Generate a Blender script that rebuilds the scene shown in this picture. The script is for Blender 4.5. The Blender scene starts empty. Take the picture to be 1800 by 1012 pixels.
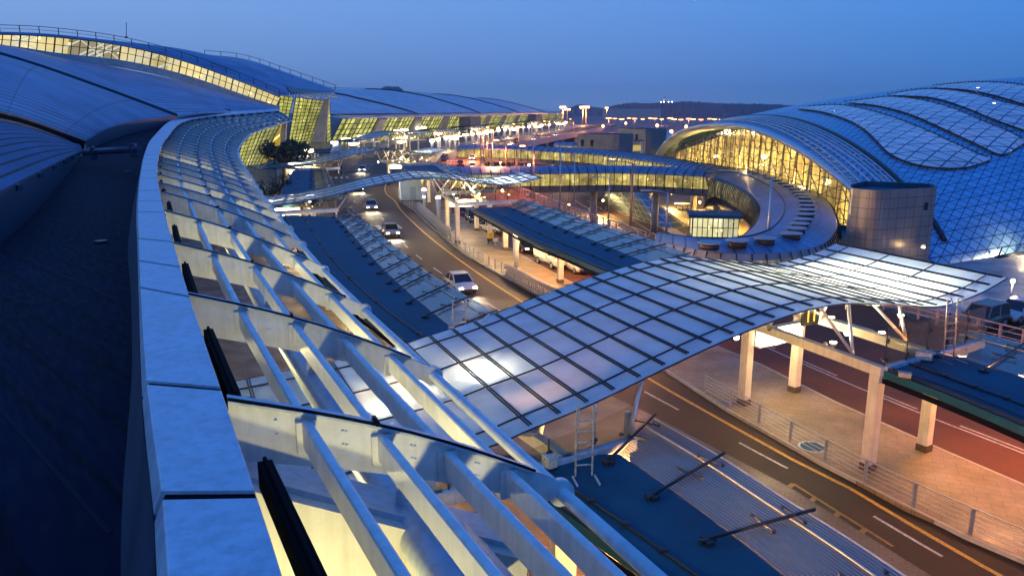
import bpy, math, random
from mathutils import Vector, Matrix
from mathutils.bvhtree import BVHTree
random.seed(7)
R = math.radians
S = bpy.context.scene
COL = S.collection
# ------------------------------------------------------------------ survey helpers (camera station -> real positions)
F, CX, CY, H, PT = 1400., 900., 506., 15., R(12.7)
cp, sp = math.cos(PT), math.sin(PT)
def ray(px, py):
    x = (px - CX) / F; y = (CY - py) / F
    return Vector((x, cp + y * sp, -sp + y * cp))
def G(px, py, z=0.):
    d = ray(px, py); t = (z - H) / d.z
    return Vector((d.x * t, d.y * t, z))
def D(px, py, t):
    d = ray(px, py); return Vector((d.x * t, d.y * t, H + d.z * t))
def GL(l, z=0.): return [G(a, b, z) for a, b in l]
def V2(*p): return [Vector((a, b, 0)) for a, b in p]
def zz(l, z): return [Vector((p.x, p.y, z)) for p in l]
def lerp(a, b, t): return a + (b - a) * t
def catmull(P, n=8):
    out = []
    for i in range(len(P) - 1):
        p0 = P[i - 1] if i else P[0] * 2 - P[1]
        p1, p2 = P[i], P[i + 1]
        p3 = P[i + 2] if i + 2 < len(P) else P[-1] * 2 - P[-2]
        for k in range(n):
            t = k / n
            out.append(.5 * ((2 * p1) + (p2 - p0) * t + (2 * p0 - 5 * p1 + 4 * p2 - p3) * t * t + (3 * p1 - p0 - 3 * p2 + p3) * t ** 3))
    out.append(P[-1].copy()); return out
def resample(P, n):
    L = [0]
    for a, b in zip(P, P[1:]): L.append(L[-1] + (b - a).length)
    out = []; j = 0
    for k in range(n):
        s = L[-1] * k / (n - 1)
        while j < len(P) - 2 and L[j + 1] < s: j += 1
        out.append(lerp(P[j], P[j + 1], (s - L[j]) / max(1e-9, L[j + 1] - L[j])))
    return out
def plen(P): return sum((b - a).length for a, b in zip(P, P[1:]))
def at_s(P, s):
    for a, b in zip(P, P[1:]):
        l = (b - a).length
        if s <= l: return lerp(a, b, s / l), (b - a).normalized()
        s -= l
    return P[-1].copy(), (P[-1] - P[-2]).normalized()
def offset(P, d):
    out = []
    for i, p in enumerate(P):
        t = (P[min(i + 1, len(P) - 1)] - P[max(i - 1, 0)]); t.z = 0; t.normalize()
        out.append(Vector((p.x + t.y * d, p.y - t.x * d, p.z)))       # + = to the right of the walk
    return out
# ------------------------------------------------------------------ materials
MT = {}
def mat(name, col, rough=.5, metal=0., ns=0., na=.25, bump=0., bs=40., emis=None, es=0., spec=.5, streak=0., coords='Object'):
    if name in MT: return MT[name]
    m = bpy.data.materials.new(name); m.use_nodes = True
    nt = m.node_tree; N = nt.nodes; Lk = nt.links
    b = N['Principled BSDF']
    b.inputs['Base Color'].default_value = (*col, 1); b.inputs['Roughness'].default_value = rough
    b.inputs['Metallic'].default_value = metal; b.inputs['Specular IOR Level'].default_value = spec
    tc = N.new('ShaderNodeTexCoord')
    if ns:
        n = N.new('ShaderNodeTexNoise'); n.inputs['Scale'].default_value = ns; n.inputs['Detail'].default_value = 6; n.inputs['Roughness'].default_value = .65
        Lk.new(tc.outputs[coords], n.inputs['Vector'])
        r = N.new('ShaderNodeMapRange'); r.inputs['From Min'].default_value = .3; r.inputs['From Max'].default_value = .7
        r.inputs['To Min'].default_value = 1 - na; r.inputs['To Max'].default_value = 1 + na * .6
        Lk.new(n.outputs['Fac'], r.inputs['Value'])
        h = N.new('ShaderNodeVectorMath'); h.operation = 'SCALE'; h.inputs[0].default_value = col
        kk = r.outputs[0]
        if streak:                                                     # rain streaks, grime blotches and fine scuffs
            mp = N.new('ShaderNodeMapping'); mp.inputs['Scale'].default_value = (5, 5, .35); Lk.new(tc.outputs[coords], mp.inputs[0])
            kk = math_(N, Lk, 'MULTIPLY', kk, remap(N, Lk, noise(N, Lk, mp.outputs[0], 1.6, 6), .42, .7, 1., 1 - streak))
            kk = math_(N, Lk, 'MULTIPLY', kk, remap(N, Lk, noise(N, Lk, tc.outputs[coords], 22., 4), .58, .75, 1., 1 - streak * .45))
        Lk.new(kk, h.inputs['Scale']); Lk.new(h.outputs[0], b.inputs['Base Color'])
        rr = N.new('ShaderNodeMapRange'); rr.inputs['To Min'].default_value = max(.02, rough - .12); rr.inputs['To Max'].default_value = min(1, rough + .12)
        Lk.new(n.outputs['Fac'], rr.inputs['Value']); Lk.new(rr.outputs[0], b.inputs['Roughness'])
    if bump:
        n2 = N.new('ShaderNodeTexNoise'); n2.inputs['Scale'].default_value = bs; n2.inputs['Detail'].default_value = 4
        Lk.new(tc.outputs[coords], n2.inputs['Vector'])
        bp = N.new('ShaderNodeBump'); bp.inputs['Strength'].default_value = bump; bp.inputs['Distance'].default_value = .02
        Lk.new(n2.outputs['Fac'], bp.inputs['Height']); Lk.new(bp.outputs[0], b.inputs['Normal'])
    if emis:
        b.inputs['Emission Color'].default_value = (*emis, 1); b.inputs['Emission Strength'].default_value = es
    MT[name] = m; return m
def nodes(name):
    m = bpy.data.materials.new(name); m.use_nodes = True; MT[name] = m
    return m, m.node_tree.nodes, m.node_tree.links, m.node_tree.nodes['Principled BSDF'], m.node_tree.nodes['Material Output']
def math_(N, L, op, a, b=None, c=None):
    n = N.new('ShaderNodeMath'); n.operation = op
    for i, v in enumerate((a, b, c)):
        if v is None: continue
        if isinstance(v, (int, float)): n.inputs[i].default_value = v
        else: L.new(v, n.inputs[i])
    return n.outputs[0]
def line_mask(N, L, src, width):                                      # 1 on integer lines of src
    f = math_(N, L, 'FRACT', src); a = math_(N, L, 'ABSOLUTE', math_(N, L, 'SUBTRACT', f, .5))
    return math_(N, L, 'GREATER_THAN', a, .5 - width)
def rgbmix(N, L, fac, a, b):
    n = N.new('ShaderNodeMix'); n.data_type = 'RGBA'
    for i, v in ((0, fac), (6, a), (7, b)):
        if isinstance(v, (int, float)): n.inputs[i].default_value = v
        elif isinstance(v, tuple): n.inputs[i].default_value = (*v, 1)
        else: L.new(v, n.inputs[i])
    return n.outputs[2]
def uvxy(N, L):
    u = N.new('ShaderNodeUVMap'); s = N.new('ShaderNodeSeparateXYZ'); L.new(u.outputs[0], s.inputs[0])
    return s.outputs[0], s.outputs[1], u.outputs[0]
def noise(N, L, vec, scale, detail=4):
    n = N.new('ShaderNodeTexNoise'); n.inputs['Scale'].default_value = scale; n.inputs['Detail'].default_value = detail
    if vec is not None: L.new(vec, n.inputs['Vector'])
    return n.outputs['Fac']
def objco(N): return N.new('ShaderNodeTexCoord').outputs['Object']
def remap(N, L, v, a, b, c, d):
    r = N.new('ShaderNodeMapRange'); L.new(v, r.inputs[0])
    for i, x in enumerate((a, b, c, d)): r.inputs[i + 1].default_value = x
    return r.outputs[0]
def m_seam_roof(name, col, w, rough=.35, dark=.45, bands=0, metal=.3, ns=.15, vert=True, spec=.5, lw=.07):
    """standing-seam metal sheet: UV in metres; seams every w metres along u"""
    m, N, L, b, o = nodes(name)
    u, v, uv = uvxy(N, L)
    q = math_(N, L, 'DIVIDE', u if vert else v, w)
    lm = line_mask(N, L, q, lw); b.inputs['Specular IOR Level'].default_value = spec
    n1 = noise(N, L, uv, ns, 7); n2 = noise(N, L, uv, 2.5, 5)
    k = math_(N, L, 'MULTIPLY', remap(N, L, n1, .3, .7, .72, 1.18), remap(N, L, n2, .3, .7, .9, 1.06))
    sheet = N.new('ShaderNodeTexWhiteNoise'); sheet.noise_dimensions = '1D'
    L.new(math_(N, L, 'FLOOR', q), sheet.inputs['W'])
    k = math_(N, L, 'MULTIPLY', k, remap(N, L, sheet.outputs[0], 0, 1, .9, 1.06))
    if bands:
        bm = line_mask(N, L, math_(N, L, 'DIVIDE', v if vert else u, bands), .012)
        lm = math_(N, L, 'MAXIMUM', lm, math_(N, L, 'MULTIPLY', bm, .6))
    k = math_(N, L, 'MULTIPLY', k, remap(N, L, lm, 0, 1, 1, dark))
    h = N.new('ShaderNodeVectorMath'); h.operation = 'SCALE'; h.inputs[0].default_value = col; L.new(k, h.inputs['Scale'])
    L.new(h.outputs[0], b.inputs['Base Color']); b.inputs['Metallic'].default_value = metal
    L.new(remap(N, L, n2, .3, .7, rough - .08, rough + .12), b.inputs['Roughness'])
    bp = N.new('ShaderNodeBump'); bp.inputs['Strength'].default_value = .6; bp.inputs['Distance'].default_value = .05
    tri = math_(N, L, 'POWER', math_(N, L, 'ABSOLUTE', math_(N, L, 'SUBTRACT', math_(N, L, 'FRACT', q), .5)), 3.)
    L.new(tri, bp.inputs['Height']); L.new(bp.outputs[0], b.inputs['Normal'])
    return m
def m_lit_glass(name, c1, c2, strength, scale=.25, dark=.25, streak=True):
    """lit window: patchy bright interior seen through glass (UV metres), glossy outside"""
    m, N, L, b, o = nodes(name)
    u, v, uv = uvxy(N, L)
    n = noise(N, L, uv, scale, 6)
    if streak:
        mp = N.new('ShaderNodeMapping'); mp.inputs['Scale'].default_value = (1., .12, 1); L.new(uv, mp.inputs[0])
        n = math_(N, L, 'ADD', math_(N, L, 'MULTIPLY', n, .5), math_(N, L, 'MULTIPLY', noise(N, L, mp.outputs[0], scale * 4, 5), .5))
    vo = N.new('ShaderNodeTexVoronoi'); vo.inputs['Scale'].default_value = scale * 1.6; L.new(uv, vo.inputs['Vector'])
    sx = N.new('ShaderNodeSeparateXYZ'); L.new(vo.outputs['Color'], sx.inputs[0])
    f = math_(N, L, 'ADD', remap(N, L, n, .35, .65, 0, .75), math_(N, L, 'MULTIPLY', sx.outputs[0], .25))
    c = rgbmix(N, L, f, c2, c1)
    L.new(c, b.inputs['Emission Color']); e_ = remap(N, L, f, 0, 1, strength * dark, strength)
    bay = N.new('ShaderNodeTexWhiteNoise'); bay.noise_dimensions = '1D'; L.new(math_(N, L, 'FLOOR', math_(N, L, 'MULTIPLY', u, scale * .9)), bay.inputs['W'])
    e_ = math_(N, L, 'MULTIPLY', e_, remap(N, L, bay.outputs[0], 0, 1, .38, 1.2))          # brighter and dimmer bays
    v2 = N.new('ShaderNodeTexVoronoi'); v2.inputs['Scale'].default_value = scale * 3.; L.new(uv, v2.inputs['Vector'])
    e_ = math_(N, L, 'ADD', e_, math_(N, L, 'MULTIPLY', math_(N, L, 'LESS_THAN', v2.outputs['Distance'], .16), strength * .9))   # ceiling lamps
    L.new(e_, b.inputs['Emission Strength'])
    b.inputs['Base Color'].default_value = (.02, .03, .04, 1); b.inputs['Roughness'].default_value = .08
    return m
def m_frost():
    m, N, L, b, o = nodes('frosted_canopy_glass')
    oc = objco(N)
    t = N.new('ShaderNodeBsdfTranslucent'); d = N.new('ShaderNodeBsdfDiffuse'); g = N.new('ShaderNodeBsdfGlossy')
    k = remap(N, L, noise(N, L, oc, .7, 7), .3, .7, .78, 1.05)
    def sc(c):
        h = N.new('ShaderNodeVectorMath'); h.operation = 'SCALE'; h.inputs[0].default_value = c; L.new(k, h.inputs['Scale']); return h.outputs[0]
    L.new(sc((.66, .84, .86)), t.inputs[0]); L.new(sc((.64, .80, .86)), d.inputs[0])
    g.inputs['Roughness'].default_value = .12; g.inputs[0].default_value = (.9, .95, 1, 1)
    a = N.new('ShaderNodeMixShader'); a.inputs[0].default_value = .58; L.new(t.outputs[0], a.inputs[1]); L.new(d.outputs[0], a.inputs[2])
    fr = N.new('ShaderNodeFresnel'); fr.inputs[0].default_value = 1.45
    c = N.new('ShaderNodeMixShader'); L.new(fr.outputs[0], c.inputs[0]); L.new(a.outputs[0], c.inputs[1]); L.new(g.outputs[0], c.inputs[2])
    L.new(c.outputs[0], o.inputs[0]); return m
def m_clear(name, tint, opaque=.25, rough=.06, lines=None, line_col=(.25, .3, .35)):
    """see-through glass pane with a little dirt; optional fine printed lines along UV v"""
    m, N, L, b, o = nodes(name)
    tr = N.new('ShaderNodeBsdfTransparent'); tr.inputs[0].default_value = (*tint, 1)
    df = N.new('ShaderNodeBsdfDiffuse'); df.inputs[0].default_value = (*line_col, 1)
    gl = N.new('ShaderNodeBsdfGlossy'); gl.inputs['Roughness'].default_value = rough
    a = N.new('ShaderNodeMixShader'); L.new(tr.outputs[0], a.inputs[1]); L.new(df.outputs[0], a.inputs[2]); a.inputs[0].default_value = opaque
    if lines:
        u, v, uv = uvxy(N, L)
        lm = line_mask(N, L, math_(N, L, 'DIVIDE', v, lines), .22)
        L.new(remap(N, L, lm, 0, 1, opaque, .8), a.inputs[0])
    fr = N.new('ShaderNodeFresnel'); fr.inputs[0].default_value = 1.5
    c = N.new('ShaderNodeMixShader'); L.new(fr.outputs[0], c.inputs[0]); L.new(a.outputs[0], c.inputs[1]); L.new(gl.outputs[0], c.inputs[2])
    L.new(c.outputs[0], o.inputs[0]); return m
def m_paver(name, c1, c2, sx, sy, rot=0., mortar=(.08, .07, .06), rough=.55, msize=.02):
    m, N, L, b, o = nodes(name)
    oc = objco(N)
    mp = N.new('ShaderNodeMapping'); mp.inputs['Rotation'].default_value = (0, 0, rot); L.new(oc, mp.inputs[0])
    br = N.new('ShaderNodeTexBrick'); L.new(mp.outputs[0], br.inputs[0]); br.inputs['Scale'].default_value = 1.
    br.inputs['Brick Width'].default_value = sx; br.inputs['Row Height'].default_value = sy; br.inputs['Mortar Size'].default_value = msize
    br.inputs['Color1'].default_value = (*c1, 1); br.inputs['Color2'].default_value = (*c2, 1); br.inputs['Mortar'].default_value = (*mortar, 1)
    k = math_(N, L, 'MULTIPLY', remap(N, L, noise(N, L, oc, .35, 6), .3, .7, .6, 1.15), remap(N, L, noise(N, L, oc, 4., 5), .3, .7, .85, 1.08))
    h = N.new('ShaderNodeVectorMath'); h.operation = 'SCALE'; L.new(br.outputs[0], h.inputs[0]); L.new(k, h.inputs['Scale'])
    L.new(h.outputs[0], b.inputs['Base Color']); L.new(remap(N, L, noise(N, L, oc, .6, 5), .3, .7, rough - .2, rough + .15), b.inputs['Roughness'])
    bp = N.new('ShaderNodeBump'); bp.inputs['Strength'].default_value = .3; bp.inputs['Distance'].default_value = .01
    L.new(br.outputs['Fac'], bp.inputs['Height']); bp.invert = True; L.new(bp.outputs[0], b.inputs['Normal'])
    return m
def m_diagrid(name, base, joint, s, lw, metal=.4, rough=.35, extra_h=True, spec_emit=None, trans=False, aspect=1.):
    m, N, L, b, o = nodes(name)
    u, v, uv = uvxy(N, L)
    uu = math_(N, L, 'DIVIDE', u, s); vv = math_(N, L, 'DIVIDE', v, s * aspect)
    a1 = line_mask(N, L, math_(N, L, 'ADD', uu, vv), lw); a2 = line_mask(N, L, math_(N, L, 'SUBTRACT', uu, vv), lw)
    lm = math_(N, L, 'MAXIMUM', a1, a2)
    if extra_h: lm = math_(N, L, 'MAXIMUM', lm, line_mask(N, L, math_(N, L, 'MULTIPLY', vv, 1.), lw * .8))
    cell = N.new('ShaderNodeTexWhiteNoise'); cell.noise_dimensions = '2D'
    cb = N.new('ShaderNodeCombineXYZ'); L.new(math_(N, L, 'FLOOR', math_(N, L, 'ADD', uu, vv)), cb.inputs[0]); L.new(math_(N, L, 'FLOOR', math_(N, L, 'SUBTRACT', uu, vv)), cb.inputs[1])
    L.new(cb.outputs[0], cell.inputs['Vector'])
    k = math_(N, L, 'MULTIPLY', remap(N, L, cell.outputs[0], 0, 1, .86, 1.1), remap(N, L, noise(N, L, uv, .06, 6), .3, .7, .8, 1.1))
    h = N.new('ShaderNodeVectorMath'); h.operation = 'SCALE'; h.inputs[0].default_value = base; L.new(k, h.inputs['Scale'])
    L.new(rgbmix(N, L, lm, h.outputs[0], joint), b.inputs['Base Color'])
    b.inputs['Metallic'].default_value = metal
    L.new(remap(N, L, cell.outputs[0], 0, 1, rough - .08, rough + .1), b.inputs['Roughness'])
    if spec_emit:                                                      # a few interior lamps glimmering behind the glazing
        vo = N.new('ShaderNodeTexVoronoi'); vo.inputs['Scale'].default_value = .3; L.new(uv, vo.inputs['Vector'])
        on = math_(N, L, 'LESS_THAN', vo.outputs['Distance'], .07)
        sx = N.new('ShaderNodeSeparateXYZ'); L.new(vo.outputs['Color'], sx.inputs[0])
        on = math_(N, L, 'MULTIPLY', on, math_(N, L, 'GREATER_THAN', sx.outputs[0], .72))
        b.inputs['Emission Color'].default_value = (1, .85, .6, 1)
        L.new(math_(N, L, 'ADD', math_(N, L, 'MULTIPLY', on, spec_emit), math_(N, L, 'MULTIPLY', math_(N, L, 'SUBTRACT', 1., lm), remap(N, L, noise(N, L, uv, .12, 4), .3, .7, .01, .045))), b.inputs['Emission Strength'])
    return m
white = mat('white_painted_steel', (.70, .71, .70), .45, .0, 2.5, .16, .06, 60, streak=.14)
cream = mat('cream_painted_steel', (.66, .63, .54), .5, 0, 1.2, .2, streak=.16)
coping_m = mat('pale_aluminium_coping', (.50, .58, .68), .42, .2, 1.2, .18, .06, 90, streak=.22)
dark_steel = mat('dark_painted_steel', (.022, .025, .032), .45, .2, 4, .3)
black = mat('black_rubber_seal', (.004, .005, .008), .8, spec=.05)
membrane = mat('dark_roof_membrane', (.004, .009, .024), .75, 0, .5, .6, .25, 8, spec=.1)
flashing = mat('grey_flashing', (.022, .045, .085), .5, .1, .8, .35)
conc = mat('pale_concrete', (.38, .37, .34), .7, 0, .8, .3, .2, 20)
conc_d = mat('dark_concrete', (.16, .15, .14), .8, 0, .5, .35, .2, 20)
stone = mat('pale_stone_cladding', (.5, .46, .36), .6, 0, .6, .25)
roof_blue = mat('blue_green_roof_coating', (.012, .085, .135), .62, 0, .35, .38, .15, 12, spec=.15)
galv = mat('galvanised_steel', (.45, .47, .5), .4, .7, 6, .25)
asphalt = mat('asphalt', (.040, .021, .012), .65, 0, .22, .6, .5, 120, spec=.2)
asphalt_r = mat('outer_asphalt', (.105, .038, .017), .65, 0, .22, .55, .5, 120, spec=.2)
paint_w = mat('white_road_paint', (.55, .54, .5), .6, 0, 5, .5, streak=.5)
paint_y = mat('yellow_road_paint', (.66, .36, .03), .6, 0, 5, .4, streak=.4)
kerb_m = mat('granite_kerb', (.36, .34, .3), .7, 0, 3, .25)
paver = m_paver('buff_platform_pavers', (.235, .175, .095), (.205, .15, .08), .9, .45, R(24), (.11, .08, .05), msize=.012)
paver_b = m_paver('brown_sidewalk_pavers', (.12, .09, .07), (.10, .075, .06), .4, .2, R(24), (.05, .04, .03))
plaza_m = m_paver('grey_plaza_pavers', (.33, .33, .33), (.27, .28, .29), 3., 1., R(60), (.14, .14, .15))
frost = m_frost()
clear = m_clear('clear_glass_panel', (.9, .82, .62), .16, line_col=(.5, .42, .26))
linedg = m_clear('lined_shelter_glass', (.5, .54, .52), .3, .1, .11, (.33, .32, .28))
tunnel_glass = m_lit_glass('tunnel_window_glow', (1., .82, .22), (.36, .22, .03), 1.35, .5, .25)
term_glass = m_lit_glass('terminal_window_glow', (1., .93, .28), (.42, .44, .03), 1.35, .3, .3)
cler_glass = m_lit_glass('clerestory_window_glow', (1., .86, .42), (.85, .66, .18), 1.15, .12, .6, False)
arch_glow = m_lit_glass('hall_interior_glow', (1., .73, .2), (.75, .38, .05), 2.6, .16, .3)
lamp_em = mat('warm_lamp', (1, .9, .7), .3, emis=(1., .78, .42), es=30)
lamp_big = mat('warm_light_panel', (1, .9, .7), .3, emis=(1., .84, .55), es=7)
lamp_or = mat('sodium_lamp', (1, .6, .3), .3, emis=(1., .38, .1), es=14)
head_em = mat('headlamp_glow', (1, 1, .9), .2, emis=(1., .86, .62), es=16)
tail_em = mat('tail_lamp_glow', (.5, .02, .01), .3, emis=(1., .05, .02), es=5)
tyre_m = mat('tyre_rubber', (.012, .012, .013), .8)
rim_m = mat('alloy_rim', (.5, .5, .52), .3, .8)
carglass = mat('car_window_glass', (.01, .012, .016), .06, .0)
wood_m = mat('tree_bark', (.05, .035, .025), .9, 0, 8, .4)
leaf_m = mat('tree_leaves', (.035, .05, .022), .6, 0, 3, .6)
hill_m = mat('wooded_hill', (.028, .042, .06), .9, 0, .02, .5)
# ------------------------------------------------------------------ mesh builder
ORG = {}
class MB:
    def __init__(s): s.v = []; s.f = []; s.uv = {}; s.mi = {}; s.sm = set()
    def add(s, vs, fs, smooth=False):
        n = len(s.v); s.v += [Vector(v) for v in vs]
        for f in fs:
            s.f.append(tuple(n + i for i in f))
            if smooth: s.sm.add(len(s.f) - 1)
        return s
    def box(s, c, d, rz=0., ax=None):
        x, y, z = d[0] / 2, d[1] / 2, d[2] / 2
        M = Matrix.Rotation(rz, 3, 'Z') if ax is None else ax
        c = Vector(c)
        vs = [c + M @ Vector((a * x, b * y, e * z)) for e in (-1, 1) for a, b in ((-1, -1), (1, -1), (1, 1), (-1, 1))]
        return s.add(vs, [(3, 2, 1, 0), (4, 5, 6, 7), (0, 1, 5, 4), (1, 2, 6, 5), (2, 3, 7, 6), (3, 0, 4, 7)])
    def beam(s, p, q, w, h, up=Vector((0, 0, 1))):
        p, q = Vector(p), Vector(q); d = (q - p); l = d.length
        if l < 1e-6: return s
        d /= l; x = d.cross(up)
        if x.length < 1e-4: x = Vector((1, 0, 0))
        x.normalize(); z = x.cross(d)
        M = Matrix((x, d, z)).transposed()
        return s.box((p + q) / 2, (w, l, h), ax=M)
    def tube(s, P, r, n=8, cap=True, rads=None):
        P = [Vector(p) for p in P]; vs = []; x = None
        for i, p in enumerate(P):
            t = (P[min(i + 1, len(P) - 1)] - P[max(i - 1, 0)]).normalized()
            if x is None:
                x = t.cross(Vector((0, 0, 1)))
                if x.length < .01: x = Vector((1, 0, 0))
            x = (x - t * x.dot(t)).normalized(); y = t.cross(x)
            rr = rads[i] if rads else r
            vs += [p + (x * math.cos(2 * math.pi * k / n) + y * math.sin(2 * math.pi * k / n)) * rr for k in range(n)]
        fs = [(i * n + k, i * n + (k + 1) % n, (i + 1) * n + (k + 1) % n, (i + 1) * n + k) for i in range(len(P) - 1) for k in range(n)]
        b = len(s.v); s.add(vs, fs, True)
        if cap: s.f.append(tuple(b + k for k in range(n))[::-1]); s.f.append(tuple(b + (len(P) - 1) * n + k for k in range(n)))
        return s
    def cyl(s, c, r, h, n=16, r2=None):
        c = Vector(c); return s.tube([c, c + Vector((0, 0, h))], r, n, True, [r, r if r2 is None else r2])
    def sphere(s, c, r, n=10, sq=1.):
        c = Vector(c); vs = []; 
        for i in range(n + 1):
            a = math.pi * i / n
            for k in range(n * 2): b = math.pi * k / n; vs.append(c + Vector((r * math.sin(a) * math.cos(b), r * math.sin(a) * math.sin(b), r * sq * math.cos(a))))
        m = n * 2
        return s.add(vs, [(i * m + k, (i + 1) * m + k, (i + 1) * m + (k + 1) % m, i * m + (k + 1) % m) for i in range(n) for k in range(m)], True)
    def grid(s, rows, uvs=None, smooth=True, flip=False):
        n = len(s.v); nc = len(rows[0])
        for r in rows: s.v += [Vector(p) for p in r]
        for i in range(len(rows) - 1):
            for k in range(nc - 1):
                f = (n + i * nc + k, n + i * nc + k + 1, n + (i + 1) * nc + k + 1, n + (i + 1) * nc + k)
                fu = [(i, k), (i, k + 1), (i + 1, k + 1), (i + 1, k)]
                if flip: f = f[::-1]; fu = fu[::-1]
                s.f.append(f)
                if smooth: s.sm.add(len(s.f) - 1)
                if uvs: s.uv[len(s.f) - 1] = [uvs[a][b] for a, b in fu]
        return s
    def gridm(s, rows, smooth=True, flip=False):                        # grid with UV in metres (u along rows index, v along columns)
        nr, nc = len(rows), len(rows[0]); uv = [[None] * nc for _ in rows]
        mid = nc // 2; us = [0]
        for i in range(1, nr): us.append(us[-1] + (Vector(rows[i][mid]) - Vector(rows[i - 1][mid])).length)
        mr = nr // 2; vsm = [0]
        for k in range(1, nc): vsm.append(vsm[-1] + (Vector(rows[mr][k]) - Vector(rows[mr][k - 1])).length)
        for i in range(nr):
            for k in range(nc): uv[i][k] = (us[i], vsm[k])
        return s.grid(rows, uv, smooth, flip)
    def poly(s, P, z=None, flip=False):
        n = len(s.v); s.v += [Vector((p[0], p[1], p[2] if z is None else z)) for p in P]
        f = tuple(range(n, n + len(P))); s.f.append(f[::-1] if flip else f); return s
    def prism(s, P, z0, z1):
        A = sum(a[0] * b[1] - b[0] * a[1] for a, b in zip(P, list(P[1:]) + [P[0]]))
        if A < 0: P = list(P)[::-1]
        n = len(P); b = len(s.v)
        s.v += [Vector((p[0], p[1], z0)) for p in P] + [Vector((p[0], p[1], z1)) for p in P]
        s.f.append(tuple(b + n + i for i in range(n))); s.f.append(tuple(b + i for i in range(n))[::-1])
        for i in range(n): j = (i + 1) % n; s.f.append((b + i, b + j, b + n + j, b + n + i))
        return s
    def slab(s, A, B, th):                                              # band between two 3-D polylines with thickness
        rows = list(zip(A, B)); d = Vector((0, 0, th))
        s.gridm([(a, b) for a, b in rows], False); s.gridm([(a - d, b - d) for a, b in rows], False, True)
        s.gridm([(a - d, a) for a in A], False); s.gridm([(b, b - d) for b in B], False)
        s.add([A[0], B[0], B[0] - d, A[0] - d], [(0, 1, 2, 3)]); s.add([A[-1], B[-1], B[-1] - d, A[-1] - d], [(3, 2, 1, 0)])
        return s
    def build(s, name, m, parent=None, local=False, bevel=0., label=None):
        me = bpy.data.meshes.new(name)
        if parent is not None: org = Vector((0, 0, 0)) if local else ORG[parent]
        else:
            if local: org = Vector((0, 0, 0))
            else:
                xs = [v.x for v in s.v]; ys = [v.y for v in s.v]; zs = [v.z for v in s.v]
                org = Vector(((min(xs) + max(xs)) / 2, (min(ys) + max(ys)) / 2, min(zs)))
        me.from_pydata([v - org for v in s.v], [], s.f)
        for i in s.sm: me.polygons[i].use_smooth = True
        if s.uv:
            ul = me.uv_layers.new(name='UVMap')
            for p in me.polygons:
                if p.index in s.uv:
                    for li, c in zip(p.loop_indices, s.uv[p.index]): ul.data[li].uv = c
        ms = m if isinstance(m, (list, tuple)) else [m]
        for x in ms: me.materials.append(x)
        for i, k in s.mi.items(): me.polygons[i].material_index = k
        o = bpy.data.objects.new(name, me); COL.objects.link(o)
        if parent is not None: o.parent = parent; ORG[o] = ORG[parent]
        else: o.location = org; ORG[o] = org
        if bevel:
            bv = o.modifiers.new('bevel', 'BEVEL'); bv.width = bevel; bv.segments = 2; bv.limit_method = 'ANGLE'
        if label: o['label'] = label
        return o
def thing(name, label, cat, loc=(0, 0, 0), group=None, rz=0.):
    o = bpy.data.objects.new(name, None); COL.objects.link(o); o.location = loc; o.rotation_euler = (0, 0, rz)
    o.empty_display_size = .3; ORG[o] = Vector(loc)
    return tag(o, label, cat, group)
def tag(o, label, cat, group=None):
    o['label'] = label; o['category'] = cat
    if group: o['group'] = group
    return o
def struct(o, kind='structure'): o['kind'] = kind; return o
def lamp(loc, power, col=(1, .62, .28), r=.15, parent=None, local=False, spot=None):
    l = bpy.data.lights.new('lamp_light', 'POINT' if not spot else 'SPOT'); l.energy = power; l.color = col; l.shadow_soft_size = r
    if spot: l.spot_size = R(spot); l.spot_blend = .6
    o = bpy.data.objects.new('lamp_light', l); COL.objects.link(o)
    if parent is not None: o.parent = parent; o.location = Vector(loc) - (Vector((0, 0, 0)) if local else ORG[parent])
    else: o.location = loc
    return o
def copy_tree(o, parent=None):
    c = o.copy(); COL.objects.link(c)
    if parent is not None: c.parent = parent
    for ch in list(o.children): copy_tree(ch, c)
    return c
WARM = (1, .62, .26); ORANGE = (1, .42, .12); RED = (1, .26, .09)
# ================================================================== SETTING: ground, roads, platform
yellow_px = [(678, 324), (695, 354), (709, 374), (752, 414), (816, 463), (917, 530), (1135, 662), (1304, 758), (1400, 811), (1500, 861), (1757, 1011)]
YEL = V2((60, 760), (6, 520), (-16, 420), (-30, 330), (-36, 270)) + GL(yellow_px) + V2((22.5, 10), (27, -4))
PLL_px = [(700, 335), (729, 372), (780, 420), (831, 458), (884, 487), (960, 530), (1170, 655), (1227, 695), (1304, 739), (1429, 811), (1533, 869), (1753, 974)]
PLL = V2((64, 760), (10, 520), (-12, 420), (-26, 330), (-33, 270)) + GL(PLL_px) + V2((23.5, 14), (29.5, -4))
PLR = V2((78, 760), (27, 520), (3, 420), (-13, 330), (-21, 280), (-22, 235), (-15, 155), (-9, 120), (-2.2, 93), (1.5, 80), (5.3, 68), (10, 56), (14.7, 45.7), (17.6, 36.8), (20.8, 29.8), (25.5, 18), (33, -4))
RAIL = V2((98, 760), (46, 520), (21, 420), (2, 330), (-6, 280), (-9, 235), (-6, 190), (.5, 149), (8.3, 116), (14.2, 95), (19.4, 78.5), (26, 64), (32, 51), (36.5, 42), (42, 30), (56, -4))
KERB = V2((30, 760), (-30, 520), (-45, 420), (-50, 330), (-51, 270), (-49, 220), (-44, 184), (-33, 140), (-24, 108), (-17.5, 84), (-11.5, 70), (-3.5, 54), (6.2, 38.5), (12.8, 26), (16.5, 14), (22, -4))
YEL, PLL, PLR, RAIL, KERB = (catmull(c, 6) for c in (YEL, PLL, PLR, RAIL, KERB))
mb = MB(); mb.poly([(-2500, -300), (3800, -300), (3800, 4000), (-2500, 4000)], -9.2)
struct(mb.build('ground', mat('dark_airfield_ground', (.035, .032, .034), .8, 0, .01, .5)))
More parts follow.
